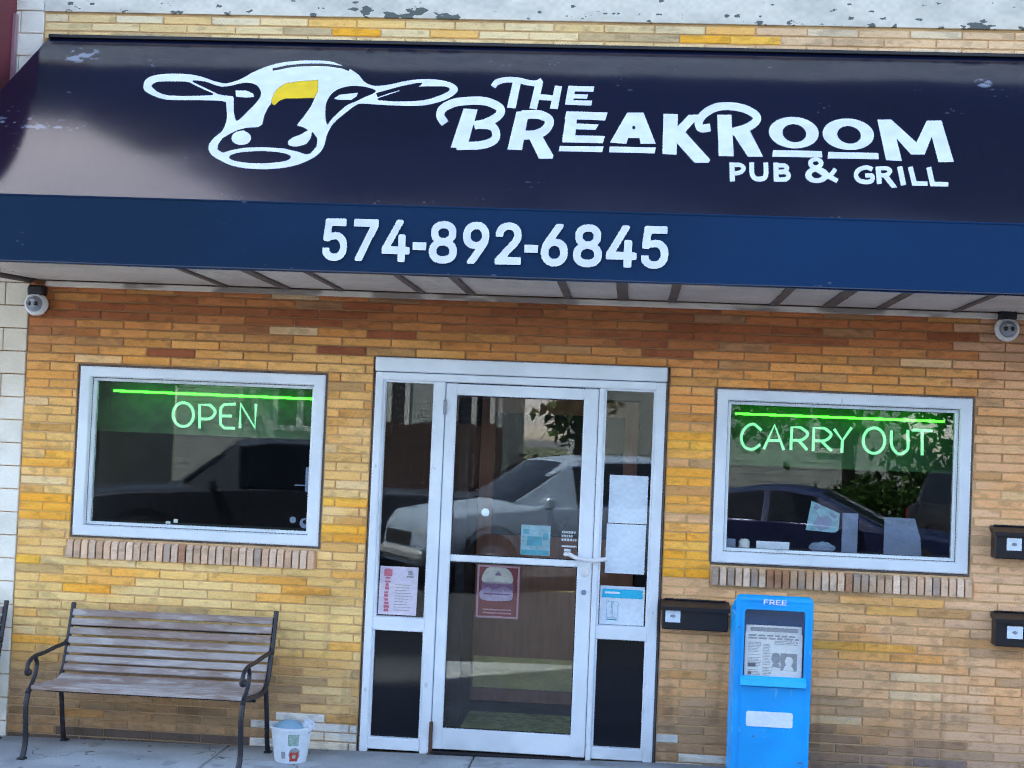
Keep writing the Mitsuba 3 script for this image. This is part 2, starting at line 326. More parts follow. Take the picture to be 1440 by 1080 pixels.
LET = {"cow":[[[-2986,549,-2976,569,-2964,583,-2927,612,-2869,645,-2826,660,-2807,663,-2762,664,-2613,658,-2520,658,-2480,662,-2461,670,-2456,677,-2453,685,-2426,783,-2415,832,-2410,881,-2409,932,-2414,969,-2423,991,-2444,1029,-2453,1058,-2458,1086,-2458,1112,-2455,1130,-2448,1148,-2438,1169,-2418,1198,-2393,1221,-2325,1267,-2285,1288,-2242,1302,-2196,1311,-2161,1314,-2105,1314,-2070,1312,-2021,1303,-1977,1291,-1938,1275,-1914,1262,-1889,1243,-1864,1221,-1836,1190,-1825,1171,-1816,1153,-1809,1133,-1802,1101,-1799,1071,-1802,990,-1801,951,-1795,906,-1786,861,-1771,825,-1732,751,-1697,689,-1674,660,-1662,655,-1639,654,-1502,664,-1376,667,-1325,664,-1276,655,-1244,642,-1202,620,-1175,602,-1153,583,-1135,562,-1115,531,-1106,505,-1106,482,-1113,459,-1123,444,-1144,424,-1163,412,-1185,401,-1213,393,-1260,384,-1290,382,-1334,385,-1378,393,-1448,418,-1504,445,-1546,460,-1583,468,-1613,467,-1638,455,-1664,435,-1681,415,-1712,364,-1720,353,-1750,321,-1781,294,-1783,295,-1784,314,-1787,316,-1825,293,-1851,286,-1908,274,-1947,270,-1984,269,-2085,278,-2127,286,-2157,296,-2242,331,-2245,330,-2247,327,-2253,309,-2251,303,-2166,267,-2105,251,-2026,242,-1970,240,-1911,245,-1837,261,-1836,259,-1837,256,-1888,226,-1914,216,-1949,210,-2019,208,-2089,213,-2158,225,-2198,236,-2243,255,-2294,289,-2333,323,-2368,359,-2414,421,-2432,439,-2468,464,-2496,477,-2511,478,-2539,472,-2582,455,-2630,429,-2668,412,-2708,398,-2735,391,-2790,386,-2860,387,-2913,394,-2939,402,-2960,412,-2977,425,-2989,439,-2996,454,-2999,471,-2999,491,-2994,524],[-1565,585,-1569,582,-1583,550,-1584,545,-1583,541,-1443,462,-1359,427,-1328,424,-1325,427,-1324,435,-1335,457,-1341,460,-1339,464,-1301,459,-1196,455,-1178,459,-1165,465,-1156,474,-1153,483,-1155,499,-1163,513,-1193,545,-1214,561,-1258,590,-1299,608,-1359,618,-1453,625,-1546,619,-1556,617,-1565,611,-1567,600,-1560,590,-1450,515,-1449,512,-1451,510,-1501,539],[-1831,841,-1843,794,-1854,735,-1860,691,-1862,654,-1860,621,-1852,577,-1844,552,-1826,521,-1810,504,-1780,486,-1751,475,-1725,472,-1680,475,-1652,481,-1608,500,-1592,513,-1588,521,-1589,530,-1595,542,-1604,553,-1651,594,-1689,634,-1727,665,-1741,684,-1761,723,-1796,803,-1806,835,-1812,871,-1817,872,-1822,865],[-2363,987,-2327,949,-2280,924,-2214,914,-2196,886,-2202,791,-2196,715,-2186,670,-2192,648,-2191,578,-2183,527,-2147,462,-2070,436,-1955,417,-1952,419,-1931,539,-1941,607,-1939,615,-1945,696,-1965,787,-1992,886,-1991,889,-1953,904,-1921,929,-1919,936,-1956,980,-1988,1005,-2000,1018,-2010,1038,-2012,1057,-2007,1073,-2000,1082,-1990,1089,-1977,1093,-1961,1093,-1946,1090,-1930,1084,-1915,1074,-1909,1068,-1900,1052,-1892,1022,-1890,1003,-1890,983,-1895,956,-1894,953,-1891,953,-1881,960,-1849,1014,-1841,1087,-1863,1158,-1890,1166,-1936,1144,-2026,1115,-2155,1108,-2254,1120,-2317,1144,-2362,1173,-2398,1144,-2401,1140,-2408,1093,-2397,1033],[-1981,1175,-1972,1184,-1966,1198,-1968,1209,-1973,1217,-1982,1226,-1995,1234,-2031,1247,-2103,1260,-2183,1261,-2209,1259,-2254,1252,-2289,1240,-2302,1232,-2312,1223,-2317,1212,-2317,1199,-2312,1190,-2290,1173,-2254,1160,-2181,1147,-2127,1144,-2050,1151,-2009,1161],[-2523,592,-2701,474,-2707,465,-2709,458,-2704,453,-2693,452,-2662,456,-2632,462,-2606,473,-2570,493,-2542,505,-2527,511,-2512,513,-2479,505,-2454,495,-2422,476,-2405,470,-2378,465,-2352,467,-2334,474,-2318,483,-2310,490,-2296,507,-2278,540,-2270,561,-2266,583,-2264,605,-2266,629,-2271,655,-2282,695,-2332,832,-2341,852,-2350,859,-2355,857,-2361,847,-2377,806,-2392,756,-2418,637,-2423,622,-2429,611,-2485,603,-2510,597],[-2943,527,-2945,519,-2945,513,-2939,494,-2928,482,-2919,477,-2895,472,-2863,469,-2783,466,-2752,467,-2738,470,-2718,478,-2684,503,-2610,552,-2562,579,-2554,586,-2551,595,-2551,600,-2557,604,-2568,607,-2649,616,-2747,621,-2818,618,-2854,606,-2893,583,-2915,562]],[[-1822,607,-1820,612,-1789,622,-1720,619,-1694,579,-1693,546,-1695,544,-1796,569]],[[-2425,549,-2426,552,-2409,614,-2345,620,-2301,611,-2315,577,-2361,549]],[[-2344,1027,-2341,1038,-2332,1058,-2318,1075,-2309,1082,-2292,1091,-2273,1093,-2256,1089,-2243,1079,-2238,1071,-2231,1053,-2230,1033,-2232,1023,-2239,1002,-2251,983,-2266,969,-2281,960,-2286,952,-2320,961,-2333,970,-2343,987,-2345,997,-2346,1007]]],"yellow":[[[-2190,649,-2180,679,-2162,692,-2144,647,-2114,620,-1944,608,-1933,538,-1954,421,-2069,440,-2145,465,-2181,529,-2189,580]]],"name":[[[1309,691,1323,1075,1408,1081,1399,881,1400,877,1403,877,1464,1017,1537,1014,1591,853,1594,850,1595,853,1604,1082,1687,1076,1666,685,1583,691,1505,900,1503,902,1387,688]],[[1014,1013,1007,1074,1284,1069,1286,1012]],[[995,829,994,853,997,876,1003,899,1013,920,1025,939,1040,955,1058,969,1077,979,1098,986,1119,990,1142,989,1164,986,1185,978,1205,968,1223,954,1240,937,1254,918,1265,897,1272,875,1277,852,1278,828,1276,805,1270,782,1261,761,1249,741,1234,724,1216,710,1197,699,1176,691,1154,688,1131,688,1108,692,1087,699,1066,711,1048,725,1031,742,1017,762,1007,783,999,806],[1156,928,1136,931,1116,925,1098,913,1085,893,1076,869,1074,842,1079,816,1089,792,1105,774,1114,768,1134,761,1145,760,1164,766,1174,772,1189,788,1196,799,1204,823,1205,836,1205,851,1201,876,1196,889,1183,909,1175,917]],[[714,1009,704,1072,979,1066,979,1008]],[[696,827,696,851,699,874,706,896,716,917,728,936,743,953,761,967,780,977,800,984,821,988,843,987,864,983,885,976,904,965,922,951,938,935,951,915,961,894,968,872,972,849,973,825,970,802,964,779,955,758,942,738,927,721,910,707,891,696,870,688,848,685,826,685,804,689,783,697,763,708,745,722,730,740,716,759,706,781,700,804],[855,928,834,931,814,926,796,913,782,893,773,868,771,840,774,813,785,788,800,770,809,763,829,755,840,755,860,760,869,766,885,783,892,794,900,819,903,833,903,848,899,874,894,887,881,908,873,917]],[[103,1072,181,1077,183,975,185,971,280,1147,356,1144,366,1116,230,864,229,860,234,847,279,757,281,760,282,794,289,823,297,841,307,853,321,859,333,858,372,845,366,769,331,781,327,779,326,769,327,759,338,727,350,705,366,684,396,654,427,638,449,633,474,631,514,636,552,650,575,665,596,684,609,701,612,709,598,734,571,762,547,779,494,807,491,804,490,679,409,682,413,1078,495,1077,493,879,495,875,497,877,498,884,503,885,573,1078,656,1074,590,833,592,829,612,808,624,793,641,767,647,752,654,732,657,714,657,694,655,677,647,653,633,629,609,604,582,582,567,573,537,561,507,554,476,551,434,555,407,564,393,571,366,592,341,619,320,648,300,686,247,689,188,802,185,798,186,684,103,685]],[[-193,1070,60,1069,65,1014,-192,1016]],[[-191,978,-100,986,-91,930,-29,927,-27,930,-20,983,64,978,-11,678,-104,682],[-53,830,-56,843,-63,847,-70,839,-71,831,-71,822,-67,811,-61,809,-55,816]],[[-459,987,-231,986,-222,917,-388,918,-389,915,-389,861,-388,857,-277,860,-263,805,-387,802,-389,798,-389,765,-387,761,-227,764,-217,685,-454,683,-459,759,-456,761,-455,764,-458,916,-460,921]],[[-473,1072,-231,1071,-225,1016,-470,1023]],[[-466,616,-313,619,-310,569,-417,569,-420,564,-419,553,-417,550,-342,551,-337,506,-415,505,-417,500,-416,478,-414,476,-308,476,-305,421,-458,421]],[[-915,432,-885,465,-874,428,-859,414,-842,406,-823,400,-790,400,-789,405,-800,660,-749,665,-740,412,-737,410,-702,425,-656,434,-656,438,-669,661,-629,668,-627,670,-627,673,-629,676,-712,683,-712,693,-713,697,-741,698,-761,1069,-679,1071,-676,972,-674,970,-644,968,-643,970,-578,1147,-503,1144,-500,1115,-572,941,-571,938,-557,923,-546,907,-538,892,-527,860,-522,840,-518,814,-518,789,-522,763,-534,735,-546,719,-558,707,-588,686,-604,680,-623,676,-626,672,-620,577,-617,573,-548,578,-546,583,-551,659,-505,663,-494,426,-537,423,-542,519,-545,523,-615,514,-610,410,-613,404,-607,395,-626,345,-649,371,-666,374,-701,367,-744,348,-767,343,-806,340,-843,344,-874,358,-892,373,-900,384,-905,396],[-671,771,-669,768,-635,764,-609,767,-598,771,-579,783,-572,790,-569,797,-572,816,-580,836,-589,851,-603,865,-628,880,-671,884,-674,879]],[[-1157,857,-1124,809,-1153,755,-1156,739,-1153,721,-1146,706,-1138,696,-1108,668,-1085,656,-1056,648,-1010,641,-967,638,-928,643,-905,653,-882,669,-864,684,-855,695,-862,717,-873,735,-897,761,-926,784,-943,793,-971,803,-973,801,-974,798,-968,685,-1050,681,-1081,1064,-1049,1066,-1048,1069,-1045,1087,-938,1079,-904,1071,-875,1059,-852,1043,-833,1022,-823,1004,-818,990,-814,973,-813,954,-813,934,-820,892,-826,873,-835,851,-846,831,-853,824,-854,820,-830,787,-818,761,-813,746,-808,726,-806,708,-807,688,-811,669,-818,650,-826,635,-836,622,-854,603,-895,574,-928,560,-973,553,-1020,557,-1086,568,-1120,581,-1148,601,-1172,626,-1191,656,-1197,671,-1202,693,-1204,729,-1202,751,-1198,772,-1193,788,-1186,805],[-962,885,-944,878,-910,878,-895,879,-877,885,-869,895,-865,905,-860,927,-859,945,-862,955,-869,967,-894,986,-933,1001,-984,1007,-986,1002,-977,842,-975,839,-972,841]]],"pub":[[[1534,1136,1533,1139,1536,1301,1630,1299,1635,1262,1634,1260,1563,1261,1560,1127,1559,1126]],[[1435,1137,1434,1140,1441,1301,1522,1299,1526,1260,1467,1260,1461,1127,1460,1126]],[[1377,1137,1376,1139,1381,1303,1383,1304,1409,1293,1410,1291,1405,1127,1404,1126]],[[1262,1139,1260,1141,1255,1296,1281,1291,1284,1236,1285,1234,1295,1234,1330,1326,1359,1319,1359,1316,1325,1221,1339,1201,1345,1186,1347,1177,1347,1167,1343,1152,1330,1136,1317,1131,1280,1134,1278,1136],[1305,1168,1318,1171,1323,1177,1323,1179,1315,1190,1308,1194,1286,1197,1287,1171]],[[1201,1200,1199,1203,1197,1240,1224,1238,1224,1247,1222,1253,1210,1259,1199,1260,1182,1257,1172,1252,1167,1244,1163,1233,1161,1221,1162,1212,1169,1195,1176,1185,1186,1177,1199,1170,1214,1168,1236,1183,1248,1146,1228,1131,1214,1127,1189,1135,1166,1151,1152,1171,1144,1190,1140,1203,1137,1228,1140,1253,1147,1271,1153,1282,1165,1292,1180,1298,1196,1300,1210,1298,1224,1292,1237,1280,1243,1266,1249,1244,1249,1221,1245,1208,1241,1203,1234,1199]],[[876,1232,878,1255,886,1274,899,1289,907,1295,926,1301,946,1300,965,1292,982,1278,996,1258,1040,1296,1054,1260,1026,1232,1038,1211,1051,1179,1051,1176,1034,1158,1017,1196,1010,1205,1003,1210,999,1194,988,1176,967,1160,976,1145,981,1129,982,1112,979,1095,972,1082,967,1076,949,1068,936,1068,924,1074,912,1085,904,1099,899,1115,898,1132,901,1148,907,1160,906,1165,908,1170,898,1181,885,1199,881,1210],[934,1196,968,1232,962,1245,952,1255,938,1259,929,1258,919,1251,914,1243,912,1228,913,1218,918,1209,925,1202],[925,1132,924,1126,925,1116,929,1108,936,1103,943,1102,948,1103,954,1109,956,1118,954,1131,948,1138,944,1141,934,1142]],[[710,1127,709,1130,706,1299,764,1297,774,1293,787,1281,796,1262,800,1241,798,1219,794,1210,787,1198,792,1184,794,1173,793,1161,790,1150,782,1139,771,1131,757,1130,738,1132,735,1125],[734,1234,736,1232,765,1229,773,1234,776,1243,773,1251,767,1256,757,1258,735,1259,734,1257],[752,1189,736,1190,736,1171,760,1168,770,1172,769,1176,763,1184]],[[579,1130,578,1133,577,1226,581,1255,589,1279,595,1287,606,1297,614,1301,628,1303,637,1301,650,1296,661,1287,668,1278,676,1256,680,1226,681,1125,655,1129,655,1208,652,1242,649,1249,643,1254,630,1259,620,1258,614,1254,609,1247,605,1236,603,1218,603,1203,605,1129]],[[472,1135,470,1138,470,1306,472,1308,496,1305,498,1303,498,1254,525,1246,532,1240,544,1228,550,1217,557,1198,559,1185,558,1174,554,1163,549,1153,540,1143,532,1138,517,1136,499,1138,496,1133],[521,1174,529,1177,534,1183,535,1187,533,1194,526,1204,519,1210,498,1215,498,1177]]],"open":[[-2816,2039,-2797,2036,-2778,2027,-2763,2012,-2752,1993,-2747,1972,-2747,1949,-2753,1928,-2765,1910,-2780,1897,-2799,1890,-2818,1889,-2837,1895,-2854,1907,-2868,1924,-2876,1944,-2878,1966,-2875,1989,-2866,2008,-2853,2024,-2835,2035,-2816,2039],[-2704,1882,-2711,2030,-2643,2030],[-2643,2030,-2633,2020,-2622,2010,-2613,2000,-2609,1989,-2611,1978,-2618,1966,-2627,1955,-2638,1947,-2652,1943,-2669,1942,-2686,1942,-2703,1942],[-2483,2043,-2555,2037,-2575,2014,-2575,1965,-2571,1913,-2548,1891,-2480,1891],[-2575,1965,-2503,1967],[-2447,1894,-2450,2045,-2351,1898,-2353,2050]],"openbar":[[-3258,2096,-1992,2094]],"carry":[[777,2013,765,2024,752,2035,740,2045,727,2050,715,2048,702,2043,690,2034,680,2024,671,2011,664,1997,659,1981,657,1966,659,1951,663,1935,671,1921,679,1910,690,1902,703,1898,717,1896,729,1897,741,1902,752,1910,763,1919,773,1928],[795,1900,855,2050,916,1900],[821,1955,894,1956],[958,1902,959,2041,1013,2041],[1013,2041,1025,2032,1039,2023,1050,2014,1056,2005,1054,1995,1046,1984,1035,1974,1023,1966,1010,1963,994,1962,978,1962,962,1961],[1001,1963,1056,1906],[1091,1901,1091,2043,1155,2042],[1155,2042,1167,2034,1180,2025,1191,2016,1196,2008,1194,1998,1186,1987,1176,1977,1163,1970,1149,1966,1131,1965,1112,1965,1094,1965],[1136,1966,1202,1906],[1212,2040,1264,1972,1317,2054],[1264,1972,1263,1899],[1449,2057,1468,2054,1486,2045,1501,2030,1511,2010,1516,1988,1515,1965,1509,1944,1497,1925,1482,1912,1464,1904,1445,1903,1426,1909,1410,1921,1397,1939,1389,1960,1387,1983,1391,2005,1400,2026,1413,2042,1430,2052,1449,2057],[1554,2045,1554,2021,1554,1996,1555,1972,1558,1953,1566,1936,1577,1922,1589,1911,1601,1906,1613,1906,1626,1911,1638,1920,1647,1928,1652,1936,1654,1944,1655,1954,1655,1968,1654,1986,1653,2007,1651,2030,1650,2053],[1676,2053,1794,2053],[1735,2053,1740,1904]],"carrybar":[[615,2109,1861,2112]]}
# ------------------------------------------------------------------ ground: street, kerbs, pavements
def sheet(x0, x1, y0, y1, z, nx=40, ny=2):
    xs, ys = np.linspace(x0, x1, nx + 1), np.linspace(y0, y1, ny + 1)
    X, Y = np.meshgrid(xs, ys); v = np.stack([X.ravel(), Y.ravel(), (gz(X) + z).ravel()], 1)
    f = []
    for j in range(ny):
        for i in range(nx):
            a = j * (nx + 1) + i; f += [(a, a + 1, a + nx + 2), (a, a + nx + 2, a + nx + 1)]
    return trimesh.Trimesh(v, np.array(f), process=False)
KERB = -3.6
def ground_piece(name, mesh, m):
    k = obj(name, mesh, m); labels[k] = {'kind': 'structure'}; return k
ground_piece('ground', sheet(-300, 300, -400, 200, -0.30, 150, 1), 'grass_ground')
ground_piece('road', sheet(-120, 120, -19.2, KERB - 0.15, -0.15, 120, 4), 'asphalt')
walk = ground_piece('pavement', sheet(-40, 40, KERB, 0.3, -0.02, 80, 1), 'mortar')
def slab(x0, x1, y0, y1, t=0.022):
    m = box(x0 + .004, x1 - .004, y0 + .004, y1 - .004, -t, 0, 0.006)
    v = m.vertices.copy(); v[:, 2] += gz(v[:, 0]); m.vertices = v; return m
for i, x in enumerate(np.arange(-9.87, 9.9, 1.5)):
    for y0, y1 in ((-1.82, -0.012), (KERB, -1.82)):
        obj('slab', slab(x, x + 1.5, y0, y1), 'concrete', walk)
def kerb(y0, y1):
    m = dens(box(-40, 40, y0, y1, -.16, 0.0, .02), 1.5); v = m.vertices.copy(); v[:, 2] += gz(v[:, 0]); m.vertices = v; return m
ground_piece('kerb', kerb(KERB - .15, KERB - .002), 'concrete')
ground_piece('kerb', kerb(-19.35, -19.202), 'concrete')
ground_piece('far_pavement', sheet(-60, 60, -21.2, -19.36, -0.01, 60, 1), 'concrete')
lines = [move(sheet(-60, 60, -11.45, -11.33, -0.146, 40, 1))]
key = ground_piece('road_centre_line', cat(lines), 'road_paint')
ground_piece('stall_line', cat([rot_z(box(-.05, .05, -2.6, 2.6, -.146, -.142), .7, ).apply_translation([x, -16.6, float(gz(x))]) for x in np.arange(-22, 23, 3.6)]), 'white_road_paint')

# ------------------------------------------------------------------ the building
B = thing('brick_storefront', 'tan roman brick storefront with a glass door between two picture windows', 'building')
CH, BL, XC, Z0 = 0.0545, 0.3045, -3.77, 2.476
XR = 4.3                                                     # bricks run on a little past the frame
OPEN = [(-3.437, -1.868, 1.18, 2.252), (-3.45, -1.888, 1.066, 1.182), (0.48, 2.002, 1.20, 2.262), (0.492, 2.02, 1.086, 1.202), (-1.588, 0.207, -1, 2.372)]
wallp = sbox(XC, -0.4, 6.0, 4.45) - unary_union([sbox(a, b, c, d) for a, b, c, d in [(-3.437, 1.18, -1.868, 2.252), (0.48, 1.20, 2.002, 2.262), (-1.588, -.4, 0.207, 2.372)]])
wall = obj('wall', extrude(wallp, 0.20), 'mortar', B)

def lerp(a, b, t): return np.array(a) * (1 - t) + np.array(b) * t
def ss(a, b, x): t = min(1, max(0, (x - a) / (b - a))); return t * t * (3 - 2 * t)
def tone(x, z, w):
    n = lambda f, s: float(meshkit.fbm(np.array([x * f, z * f, s]), 2))
    r = rng.random(6)
    c = lerp([.78, .53, .225], [.80, .61, .33], r[0])
    ochre = ss(.50, .66, n(.75, 21.)) * ss(.3, .6, z) * ss(2.2, 1.8, z)                         # cream
    if x > 0.2: c = lerp(c, [.74, .47, .27], .8)                             # pinker right of the door
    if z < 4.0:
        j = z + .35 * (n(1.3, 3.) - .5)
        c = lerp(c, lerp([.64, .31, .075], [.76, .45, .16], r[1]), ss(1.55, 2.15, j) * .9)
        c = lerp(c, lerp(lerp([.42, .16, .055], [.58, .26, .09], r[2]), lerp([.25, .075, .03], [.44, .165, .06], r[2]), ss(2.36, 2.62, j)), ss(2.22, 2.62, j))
        if x > .2: c = lerp(c, [.50, .35, .23], .5 * ss(.55, .25, j) )
        low = ss(.50, .14, j) if x > -1.6 else ss(.62, .30, j) * ss(-1.75, -2.05, x) * .9 + .35 * ss(.75, .2, j)
        c = lerp(c, lerp([.28, .19, .12], [.42, .28, .17], r[3]), min(1, low * .85))
        if x > 1.1: c = lerp(c, lerp([.20, .16, .145], [.29, .225, .19], r[3]), ss(.32, .10, j) * .9)
        if x < -1.5 and .5 < z < 1.05: c = lerp(c, [.74, .58, .24], .35)
    c = lerp(c, [.80, .46, .09], .5 * ochre * (.5 + .5 * r[1]))
    c = c * (0.93 + 0.14 * r[4])
    if x > .2 and z < 4: c = c * np.array([1.04, .96, .96])
    if x > 1.95 and z < 4: c = lerp(c, [.76, .53, .39], .45)
    q = rng.random()
    if z < 4 and q < .06: c = lerp(c, [.50, .26, .08], .6)
    elif q < .10: c = lerp(c, [.76, .68, .50], .45)
    elif q < .16: c = lerp(c, [.30, .21, .13], .5)
    if z < 4 and z > 2.3 and rng.random() < .10: c = np.array([.28, .085, .035])
    for a, b, l, h, s in PATCH:
        if a - .03 < x < b + .03 and l < z < h: c = lerp(c, lerp([.86, .385, .02], [.93, .51, .06], r[5]), s * (.8 + .25 * r[4]))
    if z < gz(x) + .045 and x < -2.1: c = np.array([.12, .085, .07])  # near-black bottom course paints the contact shadow along the wall foot
    if -2.1 < x < -1.55 and z < .17 and rng.random() < .6: c = np.array([.74, .72, .68])
    if .22 < x < .62 and z < .26 and rng.random() < .5: c = np.array([.68, .65, .60])
    if 1.75 < x < 2.05 and z < .05: c = np.array([.55, .55, .54])
    if z < 4 and not (c.max() - c.min() < .12): c = c * np.array([1.08, .985, .84])
    return np.clip(c, .02, .95)
def brick_mesh(x0, x1, z0, z1, y=-0.0065, b=0.003, back=0.003):
    """12 + 8 triangles: chamfered front, four sides, no back"""
    j = rng.normal(0, .0006, 4); y = y + rng.normal(0, .0011)
    o = [(x0, z0), (x1, z0), (x1, z1), (x0, z1)]; i = [(x0 + b, z0 + b), (x1 - b, z0 + b), (x1 - b, z1 - b), (x0 + b, z1 - b)]
    v = [(x, back, z) for x, z in o] + [(x, y + b, z) for x, z in o] + [(x, y + e, z) for (x, z), e in zip(i, j)]
    f = []
    for r in (0, 4):
        for k in range(4):
            a, c = r + k, r + (k + 1) % 4
            f += [(a, c, c + 4), (a, c + 4, a + 4)]
    f += [(8, 9, 10), (8, 10, 11)]
    return trimesh.Trimesh(np.array(v, float), np.array(f), process=False)
bricks = []
for n in range(-48, 37):
    z0, z1 = Z0 + CH * n, Z0 + CH * (n + 1)
    zm = (z0 + z1) / 2
    if 2.76 < zm < 4.27 or zm > 4.45: continue
    zt = min(z1, 4.447)
    cuts = [(a, b) for a, b, l, h in OPEN if l < zm < h]
    x = XC - (BL / 2 if n % 2 else 0) + 0.0
    spans = []
    while x < XR:
        spans.append((max(x, XC), min(x + BL, XR))); x += BL
    for a, b in spans:
        segs = [(a, b)]
        for c, d in cuts:
            segs = [s for p, q in segs for s in ((p, min(q, c)), (max(p, d), q)) if s[1] - s[0] > 0.001]
        for p, q in segs:
            if q - p > .028: bricks.append((p, q, z0, zt))
JT = 0.0042
meshes = []
for p, q, z0, z1 in bricks:
    dz = rng.normal(0, .0008, 2); dx = rng.normal(0, .0012, 2)
    m = brick_mesh(p + JT + dx[0], q - JT + dx[1], z0 + JT + dz[0], z1 - JT + dz[1])
    xm, zm = (p + q) / 2, (z0 + z1) / 2
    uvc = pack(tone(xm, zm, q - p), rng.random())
    hidden = (-3.36 < xm < -2.08 and .42 < zm < .84) or (.6 < xm < 1.06 and zm < 1.09) or zm < gz(xm) - .03 or xm > 2.25 or (.2 < xm < .62 and .82 < zm < .98)
    d = math.hypot(math.hypot(xm, 9), zm - 1.9)
    meshes.append(((q - p) / d ** 2 * (0.05 if hidden else 1), m, uvc))
meshes.sort(key=lambda t: -t[0])
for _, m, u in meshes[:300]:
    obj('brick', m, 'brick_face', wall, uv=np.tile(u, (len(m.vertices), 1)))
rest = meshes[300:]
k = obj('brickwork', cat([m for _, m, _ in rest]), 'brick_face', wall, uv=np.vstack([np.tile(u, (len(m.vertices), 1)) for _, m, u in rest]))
labels[k] = {'kind': 'stuff'}
# painted band and the raised unseen upper wall, roof, inside of the building
obj('painted_band', extrude(sbox(XC, 4.450, 6, 5.10), 0.1).apply_translation([0, -.018, 0]), 'flaking_paint', B)
obj('sky_block_wall', cat([box(XC, 6, -.010, .2, 5.10, 19.0), box(XC, 6, .001, .2, 4.452, 5.099), box(XC, XC + .25, .2, 12, -.3, 19.0), box(5.75, 6, .2, 12, -.3, 19.0), box(XC + .25, 5.75, 11.75, 12, -.3, 19.0)]), 'upper_stucco', B)  # unseen wall carried up this tall to block sky reflected in the awning
obj('roof', cat([box(XC + .25, 5.75, .2, 11.75, 18.4, 18.6)]), 'asphalt', B)
obj('room', cat([box(XC + .26, 5.74, .21, 11.7, 2.9, 3.0), box(XC + .26, 5.74, 4.4, 4.5, -.1, 2.9), box(XC + .26, XC + .3, .21, 4.4, -.1, 2.9), box(2.9, 3.0, .21, 4.4, -.1, 2.9),
     box(-1.93, -1.86, .26, 4.4, -.05, 2.9), box(.36, .43, .26, 4.4, -.05, 2.9)]), 'dark_room', B)
obj('room_floor', box(XC + .26, 5.74, .1, 4.4, -.12, -.028), 'room_floor', B)
# vestibule: dark side, a brown inner door with a brass kick plate, a floor mat
obj('lobby_wall', cat([box(-1.86, -1.09, 1.62, 1.70, -.02, 2.9), box(-1.15, -1.09, 1.0, 1.62, -.02, 2.9), box(.05, .36, 1.62, 1.70, -.02, 2.9), box(-1.09, .05, 1.62, 1.70, 2.2, 2.9)]), 'dark_room', B)
obj('bounce_panel', cat([box(-1.86, .36, .22, 1.6, 2.62, 2.66), box(.33, .358, .27, 1.6, -.02, 2.6)]), 'bounce_white', B)  # unseen pale ceiling and side panel added to bounce light onto the inner door
d = obj('inner_door', box(-1.075, .04, 1.57, 1.62, .045, 2.19, .004), 'brown_door', B)
obj('glass', box(-.97, -.06, 1.560, 1.566, 1.22, 2.08), 'dark_room', d)  # plain dark sheet, added so reflections in the outer pane stand out
obj('kick_plate', box(-1.06, .025, 1.562, 1.568, .14, .36, .002), 'brass_plate', d)
obj('floor_mat', box(-1.06, .1, .32, 1.48, -.026, -.012, .004), 'door_mat', B)

def sill_bricks(x0, x1, z0, z1, parent):
    n = int(round((x1 - x0) / .0465)); w = (x1 - x0) / n
    for i in range(n):
        a, b = x0 + i * w + .005, x0 + (i + 1) * w - .005
        y0, y1 = -.034 + rng.normal(0, .0012), -.030
        pts = [(a, .05, z0), (b, .05, z0), (b, .05, z1), (a, .05, z1), (a, y0, z0), (b, y0, z0), (b, y0 + .0, z1 - .028), (a, y0 + .0, z1 - .028), (a + .002, y0 + .016, z1 - .010), (b - .002, y0 + .016, z1 - .010)]
        m = from_m3(m3.Manifold.hull_points(np.array(pts)))
        r = rng.random(3)
        c = lerp([.60, .38, .24], [.74, .55, .40], r[0]) * (.8 + .4 * r[1])
        if r[2] < .07: c = np.array([.42, .22, .13])
        elif r[2] < .2: c = np.array([.42, .31, .24])
        obj('sill_brick', m, 'brick_face', parent, uv=np.tile(pack(np.clip(c, 0, 1), rng.random()), (len(m.vertices), 1)))

WPROF = [(0, .06), (0, -.018), (.006, -.024), (.058, -.024), (.064, -.018), (.064, .026), (.068, .028), (.080, .028), (.086, .034), (.086, .075)]
def window(x0, x1, z0, z1, sill):
    w = obj('window', rect_sweep(x0, x1, z0, z1, WPROF), 'white_frame', B)
    obj('caulk_joint', rect_sweep(x0 - .016, x1 + .016, z0 - .016, z1 + .012, [(0, .1), (0, .004), (.017, .004)]), 'caulk', w)
    obj('pane', box(x0 + .085, x1 - .085, .0605, .0608, z0 + .085, z1 - .085), 'glass_pane', w) if False else None
    g = trimesh.Trimesh(np.array([(x0 + .08, .061, z0 + .08), (x1 - .08, .061, z0 + .08), (x1 - .08, .061, z1 - .08), (x0 + .08, .061, z1 - .08)]), np.array([(0, 1, 2), (0, 2, 3)]), process=False)
    obj('pane', g, 'glass_pane', w)
    obj('gasket', rect_sweep(x0 + .064, x1 - .064, z0 + .064, z1 - .064, [(0, .0262), (.0045, .0262)]), 'caulk', w)
    obj('glazing_seal', rect_sweep(x0 + .0845, x1 - .0845, z0 + .0845, z1 - .0845, [(0, .0575), (.004, .0575)]), 'black_metal', w)
    obj('inner_sill', box(x0 + .03, x1 - .03, .08, .42, z0 + .045, z0 + .077, .004), 'dark_room', w)
    obj('reveal_lining', rect_sweep(x0 - .005, x1 + .005, z0 - .005, z1 + .005, [(.02, .076), (.02, .21)]), 'dark_room', w)
    sill_bricks(*sill, w)
    return w
wl = window(-3.415, -1.882, 1.195, 2.238, (-3.447, -1.893, 1.058, 1.176))
wr = window(0.496, 1.986, 1.218, 2.248, (0.497, 2.016, 1.084, 1.199))
tag(wl, 'white framed picture window above the bench'); tag(wr, 'white framed picture window right of the door')

